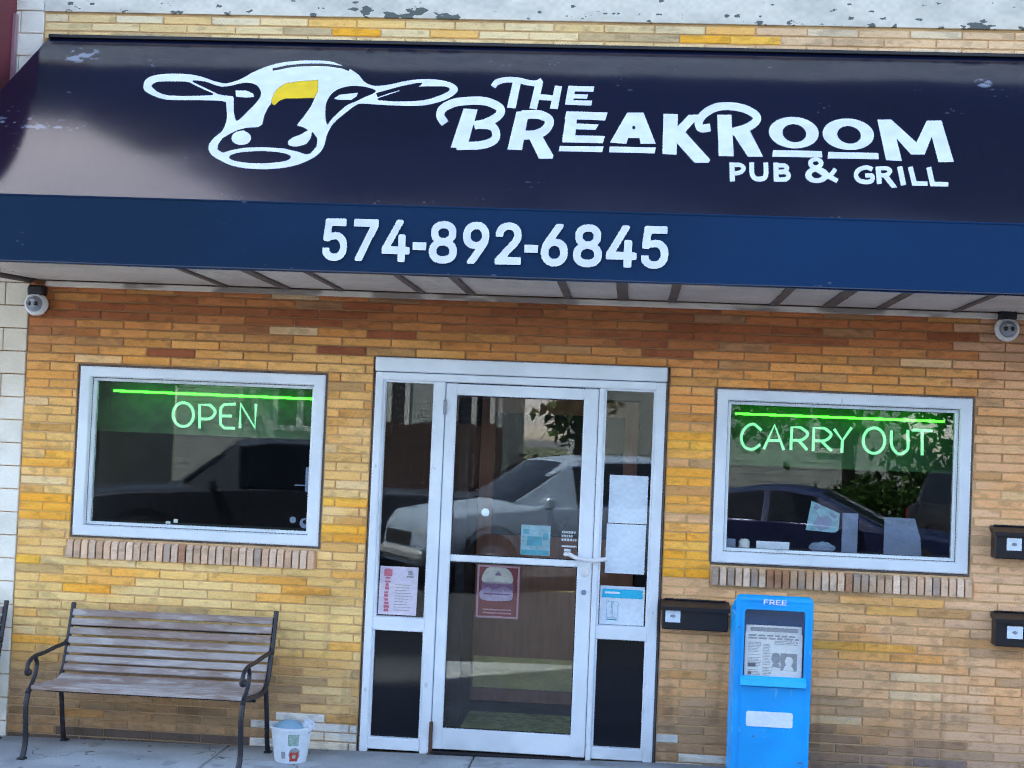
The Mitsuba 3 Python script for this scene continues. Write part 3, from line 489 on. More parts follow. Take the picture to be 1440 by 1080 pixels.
# entrance: frame, side lights, door leaf
FX0, FX1, LX0, LX1 = -1.568, 0.188, -1.136, -0.212
def quad(x0, x1, z0, z1, y): return trimesh.Trimesh(np.array([(x0, y, z0), (x1, y, z0), (x1, y, z1), (x0, y, z1)], float), np.array([(0, 1, 2), (0, 2, 3)]), process=False)
zb = lambda x: float(gz(x))
fr = obj('door_frame', cat([box(FX0, FX0 + .046, -.034, .10, zb(FX0), 2.272, .004), box(FX1 - .058, FX1, -.034, .10, zb(FX1), 2.272, .004),
      box(-1.203, LX0 - .004, -.034, .10, zb(-1.2), 2.225, .004), box(LX1 + .004, -.176, -.034, .10, zb(-.2), 2.225, .004),
      box(FX0 + .046, FX1 - .058, -.032, .10, 2.226, 2.272, .004)]), 'white_frame', B)
obj('head_trim', box(FX0 - .004, FX1 + .004, -.044, .10, 2.277, 2.362, .005), 'white_frame', fr)
obj('threshold', cat([box(LX0, LX1, -.05, .10, -.03, .012, .004)]), 'black_metal', fr)
obj('caulk_joint', rect_sweep(FX0 - .014, FX1 + .014, -.2, 2.374, [(0, .1), (0, .003), (.02, .003)]), 'caulk', fr)
def sidelight(x0, x1, zbot, zr0, zr1, ztop, lab):
    s = obj('sidelight', cat([box(x0, x1, -.024, .06, zr0, zr1, .004), box(x0, x1, -.024, .06, zbot - .07, zbot, .004),
            box(x0, x0 + .012, -.014, .06, zbot, zr0, .002), box(x1 - .012, x1, -.014, .06, zbot, zr0, .002),
            box(x0, x0 + .012, -.014, .06, zr1, ztop, .002), box(x1 - .012, x1, -.014, .06, zr1, ztop, .002), box(x0 + .012, x1 - .012, -.012, .06, ztop - .012, ztop, .002)]), 'white_frame', B)
    obj('pane', quad(x0 + .01, x1 - .01, zr1, ztop - .01, .03), 'glass_pane', s)
    obj('lower_panel', box(x0 + .01, x1 - .01, .02, .04, zbot, zr0), 'dark_panel', s)
    tag(s, lab); return s
sL = sidelight(-1.522, -1.203, .070, .712, .792, 2.226, 'left sidelight with a pink notice'); sR = sidelight(-.176, .130, .088, .728, .808, 2.226, 'right sidelight with white sheets')
ST = .066
leaf = obj('door', cat([box(LX0, LX0 + ST, -.024, .03, .020, 2.220, .005), box(LX1 - .088, LX1, -.024, .03, .020, 2.220, .005),
        box(LX0 + ST, LX1 - .088, -.022, .028, 2.150, 2.218, .004), box(LX0 + ST, LX1 - .088, -.022, .028, .022, .146, .004)]), 'white_frame', B)
tag(leaf, 'white aluminium glass door with stickers and posters on its panes')
for za, zb_ in ((1.186, 2.150), (.146, 1.146)): obj('glazing_seal', rect_sweep(LX0 + ST, LX1 - .088, za, zb_, [(0, .004), (.006, .004)]), 'black_metal', leaf)
obj('push_bar', box(LX0 + ST - .002, LX1 - .086, -.012, .026, 1.146, 1.186, .006), 'white_frame', leaf)
obj('pane', quad(LX0 + ST - .002, LX1 - .086, 1.18, 2.155, .008), 'glass_pane', leaf)
obj('pane', quad(LX0 + ST - .002, LX1 - .086, .14, 1.15, .008), 'glass_pane', leaf)
hp = np.array([(-.375, -.028, 1.222), (-.352, -.062, 1.226), (-.30, -.084, 1.206), (-.22, -.086, 1.196), (-.155, -.066, 1.203), (-.125, -.040, 1.206)])
obj('handle', cat([tube(spline(hp, 5), [.013] * 26, 10), lathe([(0, .012), (.024, .01), (.03, 0), (.03, -.002)], 20, 'y', (-.255, -.024, 1.12))]), 'camera_white', leaf, smooth=40)
obj('lock', lathe([(0, .010), (.012, .009), (.016, 0)], 16, 'y', (-.256, -.024, 1.00)), 'cardboard_grey', leaf, smooth=40)
obj('hinge', cat([box(LX0 - .012, LX0 + .010, -.046, -.026, .0, .185, .003), box(LX0 - .02, LX0 + .03, -.05, -.02, -.025, .0, .003)]), 'rust', leaf)
obj('hinge', box(LX0 - .012, LX0 + .008, -.042, -.026, 2.03, 2.12, .003), 'print_grey', leaf)
# ------------------------------------------------------------------ neighbour on the left: painted blocks and a maroon awning
N = thing('block_building', 'cream painted block building corner left of the tan brick', 'building')
nw = obj('wall', box(XC - 1.2, XC - .002, .004, .25, -.4, 18.8), 'mortar', N)
BH = .1425
for n in range(-1, 36):
    z0 = 2.60 + BH * (n - 19); x = XC - .003
    first = True
    while x > XC - .8:
        w = .152 if (first and n % 2) else .304
        first = False
        m = box(x - w + .003, x - .003, -.012 + rng.normal(0, .0008), .05, z0 + .003, z0 + BH - .003, .003)
        obj('block', m, 'block_face', nw)
        x -= w
obj('added_stepped_wall', cat([box(XC - 5.2, XC - 1.205, -.012, .003, -.4, 7.9, .003), box(XC - 1.2, XC - 1.075, -.012, .003, -.4, 5.2), box(XC - 1.2, XC - .003, -.012, .003, 5.2, 18.8)]), 'upper_stucco', N)  # tall narrow section added to cut off sky in the awning sheen
obj('coping', cat([box(XC - 5.2, XC - 1.21, -.03, .28, 7.904, 7.99, .006), box(XC - 1.21, XC - .004, -.03, .28, 18.804, 18.89, .006)]), 'concrete', N)
obj('building_body', cat([box(XC - 5.2, XC - 1.21, .004, 11.9, -.4, 7.8), box(XC - 1.2, XC - .01, .26, 11.9, -.4, 18.7)]), 'upper_stucco', N)
M = thing('maroon_awning', 'maroon canvas awning on the cream block wall at the top left corner', 'awning')
an = np.linspace(0, math.pi / 2, 14)
prof = [(-1.0 * math.sin(a), 3.72 + 0.92 * math.cos(a)) for a in an] + [(-1.0, 3.45), (-.03, 3.45), (-.03, 4.64)]
pz = Polygon(prof)
def yz_panel(poly, x0, x1):
    m = trimesh.creation.extrude_polygon(poly, x1 - x0, engine='earcut'); v = m.vertices
    m.vertices = np.stack([x0 + v[:, 2], v[:, 0], v[:, 1]], 1); return m
obj('canvas', yz_panel(pz, -7.2, -3.952), 'maroon_cloth', M)
obj('edge_binding', tube([(-3.955, y, z) for y, z in prof[:15]], .014, 8), 'maroon_cloth', M, smooth=40)
obj('wall_flashing', box(-3.962, -3.930, -.062, -.026, 3.5, 4.42, .004), 'poster_edge', M)

# ------------------------------------------------------------------ the navy awning
A = thing('navy_awning', 'navy vinyl shop awning with white cow head and lettering', 'awning')
AY, AZ0, AZ1, AZ2 = -1.10, 4.293, 3.120, 2.752
XL0, XL1, XR0, XR1 = -3.732, -4.042, 3.6, 3.9
nrm = np.array([0, AZ1 - AZ0, AY]); nrm = np.array([0, (AZ1 - AZ0), -AY]) / math.hypot(AZ0 - AZ1, AY)
def slope_pt(x, s, h=0.0):            # s: distance down the slope
    t = s / 1.608
    return np.stack([x, AY * t + nrm[1] * h, AZ0 + (AZ1 - AZ0) * t + nrm[2] * h], -1)
def slope_grid(nx=90, ny=14):
    v, f = [], []
    for j in range(ny + 1):
        t = j / ny; xs = np.linspace(XL0 + (XL1 - XL0) * t, XR0 + (XR1 - XR0) * t, nx + 1)
        v.append(slope_pt(xs, np.full(nx + 1, t * 1.608)))
    v = np.vstack(v)
    for j in range(ny):
        for i in range(nx):
            a = j * (nx + 1) + i; f += [(a, a + nx + 1, a + nx + 2), (a, a + nx + 2, a + 1)]
    return trimesh.Trimesh(v, np.array(f), process=False)
can = obj('canopy', slope_grid(), 'navy_vinyl', A)
def valance_grid():
    v, f = [], []; nx = 120
    xs = np.linspace(XL1, XR1, nx + 1)
    for j in range(7):
        t = j / 6; y = AY - .004 - .006 * t * (0.5 + 0.5 * np.sin(xs * 2.1 + 1)) * t
        v.append(np.stack([xs, y, np.full_like(xs, AZ1 - .004 + (AZ2 - AZ1) * t) + .003 * t * np.sin(xs * 3.3)], 1))
    v = np.vstack(v)
    for j in range(6):
        for i in range(nx):
            a = j * (nx + 1) + i; f += [(a, a + nx + 1, a + nx + 2), (a, a + nx + 2, a + 1)]
    return trimesh.Trimesh(v, np.array(f), process=False)
val = obj('valance', valance_grid(), 'lit_navy_vinyl', A)
obj('fold_seam', tube([(x, AY - .003, AZ1 + .001) for x in np.linspace(XL1, XR1, 12)], .006, 8), 'lit_navy_vinyl', A, smooth=40)
obj('hem', tube([(x, AY - .003, AZ2 + .004) for x in np.linspace(XL1, XR1, 12)], .008, 8), 'navy_vinyl', A, smooth=40)
def end_panel(xa, xb, flip):
    v = np.array([(xa, -.002, AZ0), (xb, AY, AZ1), (xb, AY, AZ2), (xa - .02 * (1 if xa < 0 else -1), -.002, AZ2)]); f = np.array([(0, 1, 2), (0, 2, 3)])
    return trimesh.Trimesh(v, f[:, ::-1] if flip else f, process=False)
obj('end_panel', end_panel(XL0, XL1, False), 'navy_vinyl', A); obj('end_panel', end_panel(XR0, XR1, True), 'navy_vinyl', A)
obj('frame_bar', cat([tube([(XL0 - .03, -.02, AZ2 + .01), (XL1 + .03, AY + .03, AZ2 + .006)], .022, 8), tube([(XL1 + .02, AY + .03, AZ2 + .014), (XR1, AY + .03, AZ2 + .014)], .014, 8)]), 'soffit_rib', A, smooth=40)
obj('wall_bar', box(XL0, XR0, -.030, -.004, AZ0 - .012, AZ0 + .010, .003), 'black_metal', A)
obj('soffit_trim', box(-3.66, 3.6, -.05, -.014, 2.722, 2.756, .004), 'trim_paint', A)
RIB = [(-3.30, .034), (-2.83, .04), (-2.52, .034), (-2.143, .06), (-1.80, .034), (-1.305, .04), (-1.0, .04), (-.417, .045), (-.09, .062), (.204, .05), (.805, .05), (1.12, .072), (1.424, .05), (1.86, .034), (2.35, .06), (2.75, .05), (3.2, .05)]
RIB = [(-2.52, .034), (-2.143, .06), (-1.80, .036), (-1.305, .04), (-1.0, .05), (-.72, .045), (-.417, .045), (-.09, .062), (.204, .05), (.805, .05), (1.12, .072), (1.424, .05), (1.86, .034), (2.35, .06), (2.75, .05), (3.2, .05)]
RIB = [r for r in RIB if abs(r[0] + .72) > .01]
edges = [-3.70] + [r[0] for r in RIB] + [3.6]
for a, b in zip(edges[:-1], edges[1:]):
    obj('soffit_panel', box(a + .004, b - .004, AY + .02, -.016, 2.764, 2.772, .002), 'soffit_board', A)
lv = np.array([(-3.706, -.016, 2.766), (-3.706, AY + .02, 2.766), (XL1 + .02, AY + .02, 2.766)])
obj('soffit_panel', trimesh.Trimesh(lv, np.array([(0, 1, 2), (0, 2, 1)]), process=False), 'soffit_board', A)
for x, w in RIB:
    obj('soffit_rib', box(x - w / 2, x + w / 2, AY + .02, -.052, 2.752, 2.763, .003), 'soffit_rib', A)
def flat_letters(rings, h=0.0012, t=0.0012):
    gs = []
    for g in rings:
        pg = [np.array(r, float).reshape(-1, 2) / 1000 for r in g]
        gs.append(Polygon(pg[0], pg[1:]).buffer(0))
    out = []
    for g in unary_union(gs).geoms if hasattr(unary_union(gs), 'geoms') else [unary_union(gs)]:
        m = trimesh.creation.extrude_polygon(g, t, engine='earcut')
        v = m.vertices.copy(); m.vertices = slope_pt(v[:, 0], v[:, 1], h + v[:, 2])
        m.invert(); out.append(m)
    return cat(out)
def seam(x):
    v = np.array([slope_pt(np.float64(x + d), s_, .0006) for s_ in (.03, 1.59) for d in (-.018, .018)]); return trimesh.Trimesh(v, np.array([(0, 2, 3), (0, 3, 1)]), process=False)
obj('welded_seam', seam(-.06), 'navy_vinyl', can); obj('welded_seam', seam(2.02), 'navy_vinyl', can); obj('welded_seam', seam(-2.10), 'navy_vinyl', can)
emb = obj('cow_head_emblem', flat_letters(LET['cow']), 'white_vinyl', can)
obj('yellow_forelock', flat_letters(LET['yellow']), 'yellow_vinyl', can)
obj('shop_name_lettering', flat_letters(LET['name']), 'white_vinyl', can)
obj('pub_and_grill_lettering', flat_letters(LET['pub']), 'white_vinyl', can)
def lettering(text, x0, x1, z0, z1, y, bold=True, t=.0012, slope=0.0, fat=0.0):
    m = meshkit.text_mesh(text, 0.1, t, bold)
    if fat:
        tp = m.triangles[np.all(m.triangles[:, :, 2] > t * .5, axis=1)]
        g = unary_union([Polygon(q[:, :2]).buffer(1e-5) for q in tp]).buffer(fat, join_style='mitre').simplify(1e-4)
        m = cat([trimesh.creation.extrude_polygon(q, t, engine='earcut') for q in getattr(g, 'geoms', [g])])
    v = m.vertices.copy()
    lo, hi = v.min(0), v.max(0)
    X = x0 + (v[:, 0] - lo[0]) / (hi[0] - lo[0]) * (x1 - x0); Zc = z0 + (v[:, 1] - lo[1]) / (hi[1] - lo[1]) * (z1 - z0)
    m.vertices = np.stack([X, y - v[:, 2], Zc + slope * (X - x0)], 1)
    return m
PX = lambda q: -1.70 + (q - 456) * .003842
def digits(t, a, b): return lettering(t, PX(a), PX(b), 2.812 + (PX(a) + 1.7) * .008, 3.042 + (PX(a) + 1.7) * .008, -1.1165, True, .001, .008, .0012)
dash = lambda a, b: box(PX(a), PX(b), -1.1175, -1.1165, 2.882 + (PX(a) + 1.7) * .008, 2.924 + (PX(a) + 1.7) * .008)
obj('phone_number_lettering', cat([digits('574', 456, 579), dash(583, 602), digits('892', 606, 735), dash(739, 758), digits('6845', 762, 938)]), 'white_vinyl', val)
scuffs = []

# ------------------------------------------------------------------ security cameras
def dome_camera(x, z, label):
    t = thing('security_camera', label, 'camera', 'dome cameras under the awning')
    obj('mount', cat([lathe([(0, .02), (.052, .02), (.06, .014), (.062, -.002)], 28, 'y', (x, -.014, z)), box(x - .05, x + .05, -.10, -.015, z + .052, z + .115, .01)]), 'black_metal', t, smooth=40)
    obj('ring', lathe([(.046, .050), (.054, .062), (.066, .055), (.072, .035), (.070, .010), (.06, -.0)], 36, 'y', (x, -.036, z)), 'camera_white', t, smooth=50)
    s = trimesh.creation.icosphere(3, .048); 
    obj('ball', move(s, x, -.082, z), 'camera_dome', t, smooth=True)
    obj('lens', cat([lathe([(0, .012), (.012, .010), (.014, 0)], 20, 'y', (x + e, -.120, z - .002)) for e in (-.019, .019)]), 'lens_black', t, smooth=40)
    obj('painted_highlight', box(x - .014, x + .014, -.128, -.118, z + .012, z + .024, .004), 'camera_white', t)  # white block standing in for the highlight on the dome
dome_camera(-3.702, 2.607, 'round white dome camera under the left end of the awning')
dome_camera(2.159, 2.662, 'round white dome camera under the right end of the awning')

# ------------------------------------------------------------------ mailboxes
def mailbox(x0, x1, z0, z1, lab, lx, lz, lw, lh, sl=-.012):
    t = thing('mailbox', lab, 'mailbox', 'black wall mailboxes')
    obj('body', box(x0 + .008, x1 - .008, -.125, -.016, z0, z1 - .035, .006), 'black_metal', t)
    zt = z1
    v = [(x0, -.015, zt), (x1, -.015, zt), (x0, -.148, zt - .030), (x1, -.148, zt - .030), (x0, -.148, zt - .052), (x1, -.148, zt - .052), (x0, -.015, zt - .034), (x1, -.015, zt - .034)]
    obj('lid', from_m3(m3.Manifold.hull_points(np.array(v))), 'black_metal', t)
    l = obj('number_label', box(lx, lx + lw, -.1275, -.1255, lz, lz + lh, .0006), 'paper_white', t)
    obj('number_mark', move(extrude(affinity.scale(Point(lx + lw * .5, lz + lh * .5).buffer(lh * .17), 1.25, .8), .0007), 0, -.1284, 0), 'print_grey', l)
    obj('lid_hinge', tube([(x0 + .02, -.024, z1 + .002), (x1 - .02, -.024, z1 + .002)], .005, 8), 'black_metal', t, smooth=50)
mailbox(.205, .608, .820, .985, 'wide black metal mailbox on the brick beside the door', .232, .862, .088, .074)
mailbox(2.107, 2.50, 1.325, 1.510, 'upper black metal mailbox at the right edge of the brick wall', 2.180, 1.375, .085, .072)
mailbox(2.125, 2.52, .820, 1.010, 'lower black metal mailbox at the right edge of the brick wall', 2.196, .868, .090, .072)

# ------------------------------------------------------------------ benches
def bench(cx, cy, yaw, W, lab):
    t = thing('park_bench', lab, 'bench', 'slatted iron park benches')
    c, s = math.cos(yaw), math.sin(yaw)
    def put(m):
        v = m.vertices.copy(); X = cx + c * v[:, 0] - s * v[:, 1]; Y = cy + s * v[:, 0] + c * v[:, 1]
        m = m.copy(); m.vertices = np.stack([X, Y, v[:, 2] + gz(X)], 1); return m
    SEATZ = .392
    # seat and back line in side view (y, z): front edge -> seat -> curve -> back top
    side = spline([(-.505, .375), (-.47, .398), (-.36, .392), (-.22, .382), (-.115, .395), (-.055, .45), (-.022, .55), (.012, .68), (.045, .815)], 8)
    seg = np.r_[0, np.cumsum(np.linalg.norm(np.diff(side, axis=0), axis=1))]
    def at(q): return np.array([np.interp(q, seg, side[:, k]) for k in (0, 1)])
    L = seg[-1]
    def slat(q0, q1, th=.024):
        a, b = at(q0), at(q1); d = (b - a) / np.linalg.norm(b - a); nn = np.array([-d[1], d[0]])
        x = W / 2 - .012
        pts = []
        o = [(a, 0), (b, 0), (b, 1), (a, 1)]
        m = box(-x, x, 0, np.linalg.norm(b - a), 0, th, .003)
        v = m.vertices.copy(); yz = a + v[:, 1:2] * d + v[:, 2:3] * nn
        m.vertices = np.stack([v[:, 0], yz[:, 0], yz[:, 1]], 1)
        return put(m)
    n_back, n_seat = 7, 5
    qs = [.02 + i * .083 for i in range(n_seat)]
    for q in qs: obj('seat_slat', slat(q, q + .074), 'grey_slat', t)
    q = qs[-1] + .083 + .03
    st = (L - q - .005) / n_back
    for i in range(n_back): obj('back_slat', slat(q + i * st, q + i * st + st - .015), 'grey_slat', t)
    for sx in (-1, 1):
        x = sx * W / 2
        P3 = lambda yz: np.array([(x, y, z) for y, z in yz])
        frame = [tube(P3([(p[0] , p[1] - .006) for p in side] + [(.05, .835)]), .0155, 8),
                 tube(P3(spline([(-.495, .375), (-.515, .30), (-.505, .18), (-.50, .08), (-.53, .0)], 6)), np.linspace(.015, .017, 25), 8),
                 tube(P3(spline([(-.085, .40), (-.06, .30), (-.035, .18), (-.01, .06), (.015, .0)], 6)), np.linspace(.014, .016, 25), 8),
                 tube(P3(spline([(-.012, .60), (-.16, .592), (-.33, .578), (-.43, .575), (-.50, .552), (-.525, .515), (-.515, .485), (-.49, .487)], 6)), .0125, 8),
                 tube(P3(spline([(-.43, .572), (-.405, .53), (-.415, .475), (-.455, .42), (-.49, .388)], 6)), .0125, 8),
                 move(trimesh.creation.icosphere(2, .022), x, -.510, .492), move(trimesh.creation.icosphere(2, .02), x, -.015, .602),
                 box(x - .022, x + .022, -.555, -.505, 0, .012, .004), box(x - .022, x + .022, -.008, .04, 0, .012, .004)]
        obj('iron_end', put(cat(frame)), 'painted_iron', t, smooth=50)
    obj('cross_rod', put(cat([tube([(-W / 2, -.27, .352), (W / 2, -.27, .352)], .008, 8), tube([(-W / 2, .018, .70), (W / 2, .018, .70)], .006, 8)])), 'painted_iron', t, smooth=50)
    return t
bench(-2.73, -.150, -.070, 1.285, 'weathered grey slat bench with black iron arms under the left window')
bench(-4.42, -.130, -.02, 1.285, 'dark iron bench cut off by the left edge of the photo')

# ------------------------------------------------------------------ bucket
bx, by = -1.908, -.375; bz = zb(bx) + .002
t = thing('bucket', 'small white plastic bucket with a red and green label beside the bench', 'bucket')
obj('shell', lathe([(0, .004), (.082, .004), (.088, 0), (.091, .004), (.119, .190), (.125, .192), (.125, .204), (.119, .206), (.115, .200), (.088, .012), (0, .012)], 40, 'z', (bx, by, bz)), 'bucket_plastic', t, smooth=40)
def patch_on_bucket(a0, a1, z0, z1, mat_, e=.0012, shape=None):
    n = 10; v, f = [], []
    for i in range(n + 1):
        for j in range(n + 1):
            a = a0 + (a1 - a0) * i / n; z = z0 + (z1 - z0) * j / n
            if shape == 'round':
                u, w = 2 * i / n - 1, 2 * j / n - 1; k = max(abs(u), abs(w)) / max(1e-6, math.hypot(u, w))
                a = (a0 + a1) / 2 + (a1 - a0) / 2 * u * k; z = (z0 + z1) / 2 + (z1 - z0) / 2 * w * k
            r = .091 + (z - .004) / .186 * .028 + e
            v.append((bx + r * math.sin(a), by - r * math.cos(a), bz + z))
    for i in range(n):
        for j in range(n):
            q = i * (n + 1) + j; f += [(q, q + n + 1, q + n + 2), (q, q + n + 2, q + 1)]
    return trimesh.Trimesh(np.array(v), np.array(f), process=False)
obj('label', patch_on_bucket(.05, .62, .105, .172, 'x'), 'label_green', t)
obj('label', patch_on_bucket(.10, .75, .018, .095, 'x', .0010, 'round'), 'print_grey', t)
obj('label', patch_on_bucket(.16, .66, .016, .068, 'x', .0018), 'label_red', t)
obj('label', patch_on_bucket(.30, .52, .030, .056, 'x', .0024, 'round'), 'bun_cream', t)
obj('label', patch_on_bucket(-.35, -.10, .030, .070, 'x', .0012), 'print_grey', t)
obj('handle', tube([(bx + .128 * math.cos(a), by - .02 - .10 * math.sin(a) * .4, bz + .192 - .035 * math.sin(a)) for a in np.linspace(0, math.pi, 18)], .0022, 6), 'print_grey', t, smooth=50)
bag = trimesh.creation.icosphere(4, .09); v = bag.vertices.copy()
v *= (1 + .28 * (meshkit.fbm(v * 26, 3) - .5))[:, None]; v[:, 2] *= .62; bag.vertices = v + np.array([bx - .015, by, bz + .178])
k = obj('plastic_bag', bag, 'bag_blue', None, smooth=True); tag(k, 'pale blue plastic bag stuffed in the white bucket', 'bag')
cup = lathe([(0, 0), (.024, 0), (.033, .085), (.030, .085), (.022, .006), (0, .006)], 24); cup.apply_transform(trimesh.transformations.rotation_matrix(.55, [0.3, 1, 0])); 
k = obj('paper_cup', move(cup, bx + .062, by + .02, bz + .155), 'bucket_plastic', None, smooth=40); tag(k, 'crumpled white paper cup sticking out of the bucket', 'cup')

# ------------------------------------------------------------------ newspaper box
t = thing('newspaper_box', 'bright blue free newspaper box standing in front of the brick wall', 'newspaper box')
X0, X1, Y0, Y1, ZT = .614, 1.042, -.515, -.13, 1.092
zg = zb(.83) + .004
def xz_panel(poly, y0, y1):
    m = extrude(poly, y1 - y0); return move(m, 0, y0, 0)
shell = [box(X0, X0 + .03, Y0 + .012, Y1, zg, ZT - .12, .01), box(X1 - .03, X1, Y0 + .012, Y1, zg, ZT - .12, .01), box(X0, X1, Y1 - .02, Y1 - .002, zg, ZT - .12, .006), box(X0 + .02, X1 - .02, Y0 + .03, Y1 - .02, .57, .585)]
rr = lambda a, b, c, d, r: sbox(a + r, b + r, c - r, d - r).buffer(r, quad_segs=5)
top = from_m3(m3.Manifold.hull_points(np.array([p for x in (X0 + .028, X1 - .028) for y in (Y0 + .025, Y1 - .02) for z in (ZT - .045,) for p in (trimesh.creation.icosphere(2, .028).vertices + np.array([x, y, z - (-.008 if y < -.3 else .075)])).tolist()])))
obj('body', cat(shell), 'box_blue', t)
obj('lid', top, 'box_blue', t, smooth=40)
face = rr(X0, zg, X1, 1.075, .022) - rr(.660, .618, 1.002, 1.008, .018)
fp = obj('front_panel', xz_panel(face, Y0, Y0 + .014), 'box_blue', t)
obj('door_rim', xz_panel(rr(.648, .606, 1.014, 1.018, .022) - rr(.664, .622, .998, 1.004, .016), Y0 - .010, Y0 - .001), 'box_blue', t)
rec = rr(.655, .10, 1.005, .575, .02)
obj('lower_door', xz_panel(rec, Y0 - .008, Y0 - .001), 'box_blue', t)
obj('compartment', cat([box(.652, .657, Y0 + .015, -.30, .59, 1.02), box(1.004, 1.009, Y0 + .015, -.30, .59, 1.02), box(.652, 1.009, -.31, -.30, .59, 1.02), box(.652, 1.009, Y0 + .015, -.30, 1.02, 1.026)]), 'box_inside', t)
obj('window_pane', quad(.655, 1.007, .612, 1.012, Y0 + .006), 'glass_pane', t)
lip = from_m3(m3.Manifold.hull_points(np.array([(x, y, z) for x in (.650, 1.012) for y, z in ((Y0 - .006, .578), (Y0 - .006, .636), (Y0 - .040, .616), (Y0 - .044, .586))])))
obj('door_handle', lip, 'box_blue_light', t)
obj('free_lettering', lettering('FREE', .765, .892, 1.034, 1.062, Y0 - .010, True, .001), 'white_vinyl', t)
obj('label_plate', xz_panel(rr(.690, .356, .948, .440, .012), Y0 - .0105, Y0 - .0085), 'paper_white', t)
# the newspaper shown behind the pane
np_ = thing('newspaper', 'folded newspaper behind the window of the blue box', 'newspaper')
def lean(m, y0, z0, k):        # tilt back with height
    v = m.vertices.copy(); v[:, 1] += y0 + (v[:, 2] - z0) * k; m.vertices = v; return m
L_ = lambda m: lean(m, -.4985, .600, .03)
obj('stack', L_(box(.676, .986, 0, .028, .592, .912, .003)), 'newsprint', np_)
obj('front_page', L_(box(.672, .990, -.007, -.001, .592, .872, .002)), 'newsprint', np_)
obj('masthead', L_(cat([box(.70, .965, -.0012, -.0004, .880, .903)])), 'print_grey', np_)
P_ = []
for z in (.853, .838):
    x = .69
    while x < .95:
        w = rng.uniform(.02, .055); P_.append(box(x, min(x + w, .968), -.0078, -.0072, z, z + .010)); x += w + .009
for z in np.arange(.63, .825, .0085):
    for a, b in ((.690, .765), (.772, .828)):
        if rng.random() < .9: P_.append(box(a, b - rng.uniform(0, .02), -.0078, -.0072, z, z + .0032))
for z in np.arange(.812, .83, .0085): P_.append(box(.836, .965, -.0078, -.0072, z, z + .0032))
obj('print', L_(cat(P_)), 'print_grey', np_)
obj('photo', L_(cat([box(.872, .962, -.0081, -.0073, .668, .765)])), 'print_grey', np_)
hd = lambda x, z, r, q=1.2: move(extrude(affinity.scale(Point(x, z).buffer(r), 1, q), .0006), 0, -.0088, 0)
obj('portrait', L_(cat([hd(.918, .722, .022), move(extrude(Polygon([(.886, .670), (.895, .694), (.915, .703), (.935, .694), (.948, .670)]), .0006), 0, -.0088, 0)])), 'newsprint', np_)
obj('portrait', L_(cat([hd(.846, .735, .026), move(extrude(Polygon([(.824, .690), (.83, .706), (.846, .712), (.866, .70), (.868, .682)]), .0006), 0, -.0088, 0)])), 'print_grey', np_)
obj('small_photo', L_(cat([box(.692, .735, -.0081, -.0073, .685, .705), box(.692, .712, -.0081, -.0073, .642, .655)])), 'print_dark', np_)
# ------------------------------------------------------------------ papers and stickers on the glass (inside faces)
def flat(name, label, c, mesh, m): k = obj(name, mesh, m); tag(k, label, c); return k
GY = .012
def sheetp(x0, x1, z0, z1, y, tilt=0.0, th=.0006):
    m = box(x0, x1, y, y + th, z0, z1); v = m.vertices.copy(); v[:, 0] += (v[:, 2] - z0) * tilt; v[:, 1] += .004 * np.sin((v[:, 2] - z0) * 9); m.vertices = v; return m
flat('round_sticker', 'small round white sticker on the upper door glass', 'sticker', move(extrude(Point(-.870, 1.448).buffer(.024, quad_segs=10), .0006), 0, GY, 0), 'paper_white')
k = flat('teal_notice', 'square teal notice taped low on the upper door glass', 'notice', sheetp(-.648, -.470, 1.204, 1.385, GY), 'print_teal_pale')
obj('print', cat([sheetp(-.642, -.476, 1.208, 1.235, GY - .0012), sheetp(-.61, -.52, 1.262, 1.318, GY - .0012), sheetp(-.635, -.60, 1.33, 1.36, GY - .0012), sheetp(-.515, -.485, 1.30, 1.34, GY - .0012)]), 'print_teal', k)
hours = []
for z, a in ((1.345, .085), (1.322, .07), (1.299, .09)):
    x = -.402
    while x < -.402 + a:
        w = rng.uniform(.005, .012); hours.append(box(x, x + w, GY, GY + .0006, z, z + .014)); x += w + .006
hours.append(box(-.40, -.31, GY, GY + .0006, 1.262, 1.272)); hours.append(box(-.385, -.345, GY, GY + .0006, 1.236, 1.252))
flat('hours_lettering', 'small white lettering on the door glass near the handle', 'lettering', cat(hours), 'lettering_white')
# burger poster behind the lower pane
k = flat('burger_poster', 'dark red poster of a burger hanging behind the lower door glass', 'poster', sheetp(-.902, -.645, .815, 1.132, GY + .004), 'poster_red')
obj('border', rect_sweep(-.902, -.645, .815, 1.132, [(0, GY + .0028), (.012, GY + .0028)]), 'poster_edge', k)
pf = lambda pts: move(extrude(Polygon(spline(pts, 5, True)), .0004), 0, GY + .0030, 0)
obj('burger_bun', pf([(-.868, 1.028), (-.865, 1.085), (-.825, 1.122), (-.74, 1.122), (-.695, 1.085), (-.690, 1.028), (-.78, 1.022)]), 'bun_cream', k)
obj('burger_patty', pf([(-.872, 1.015), (-.86, 1.032), (-.70, 1.03), (-.682, 1.010), (-.688, .98), (-.78, .972), (-.868, .982)]), 'patty_purple', k)
obj('burger_bun', pf([(-.880, .975), (-.84, 1.0), (-.80, .985), (-.74, 1.005), (-.69, .985), (-.682, .945), (-.70, .925), (-.78, .918), (-.862, .922), (-.884, .945)]), 'bun_pink', k)
obj('burger_print', cat([move(extrude(Polygon([(-.80, 1.072), (-.775, 1.098), (-.755, 1.072)]), .0003), 0, GY + .0022, 0), box(-.86, -.70, GY + .0022, GY + .0026, .955, .964)]), 'patty_purple', k)
obj('poster_lines', cat([box(-.86, -.69, GY + .0026, GY + .003, z, z + .008) for z in (.862, .842)] + [box(-.81, -.74, GY + .0026, GY + .003, .820, .829)]), 'poster_edge', k)
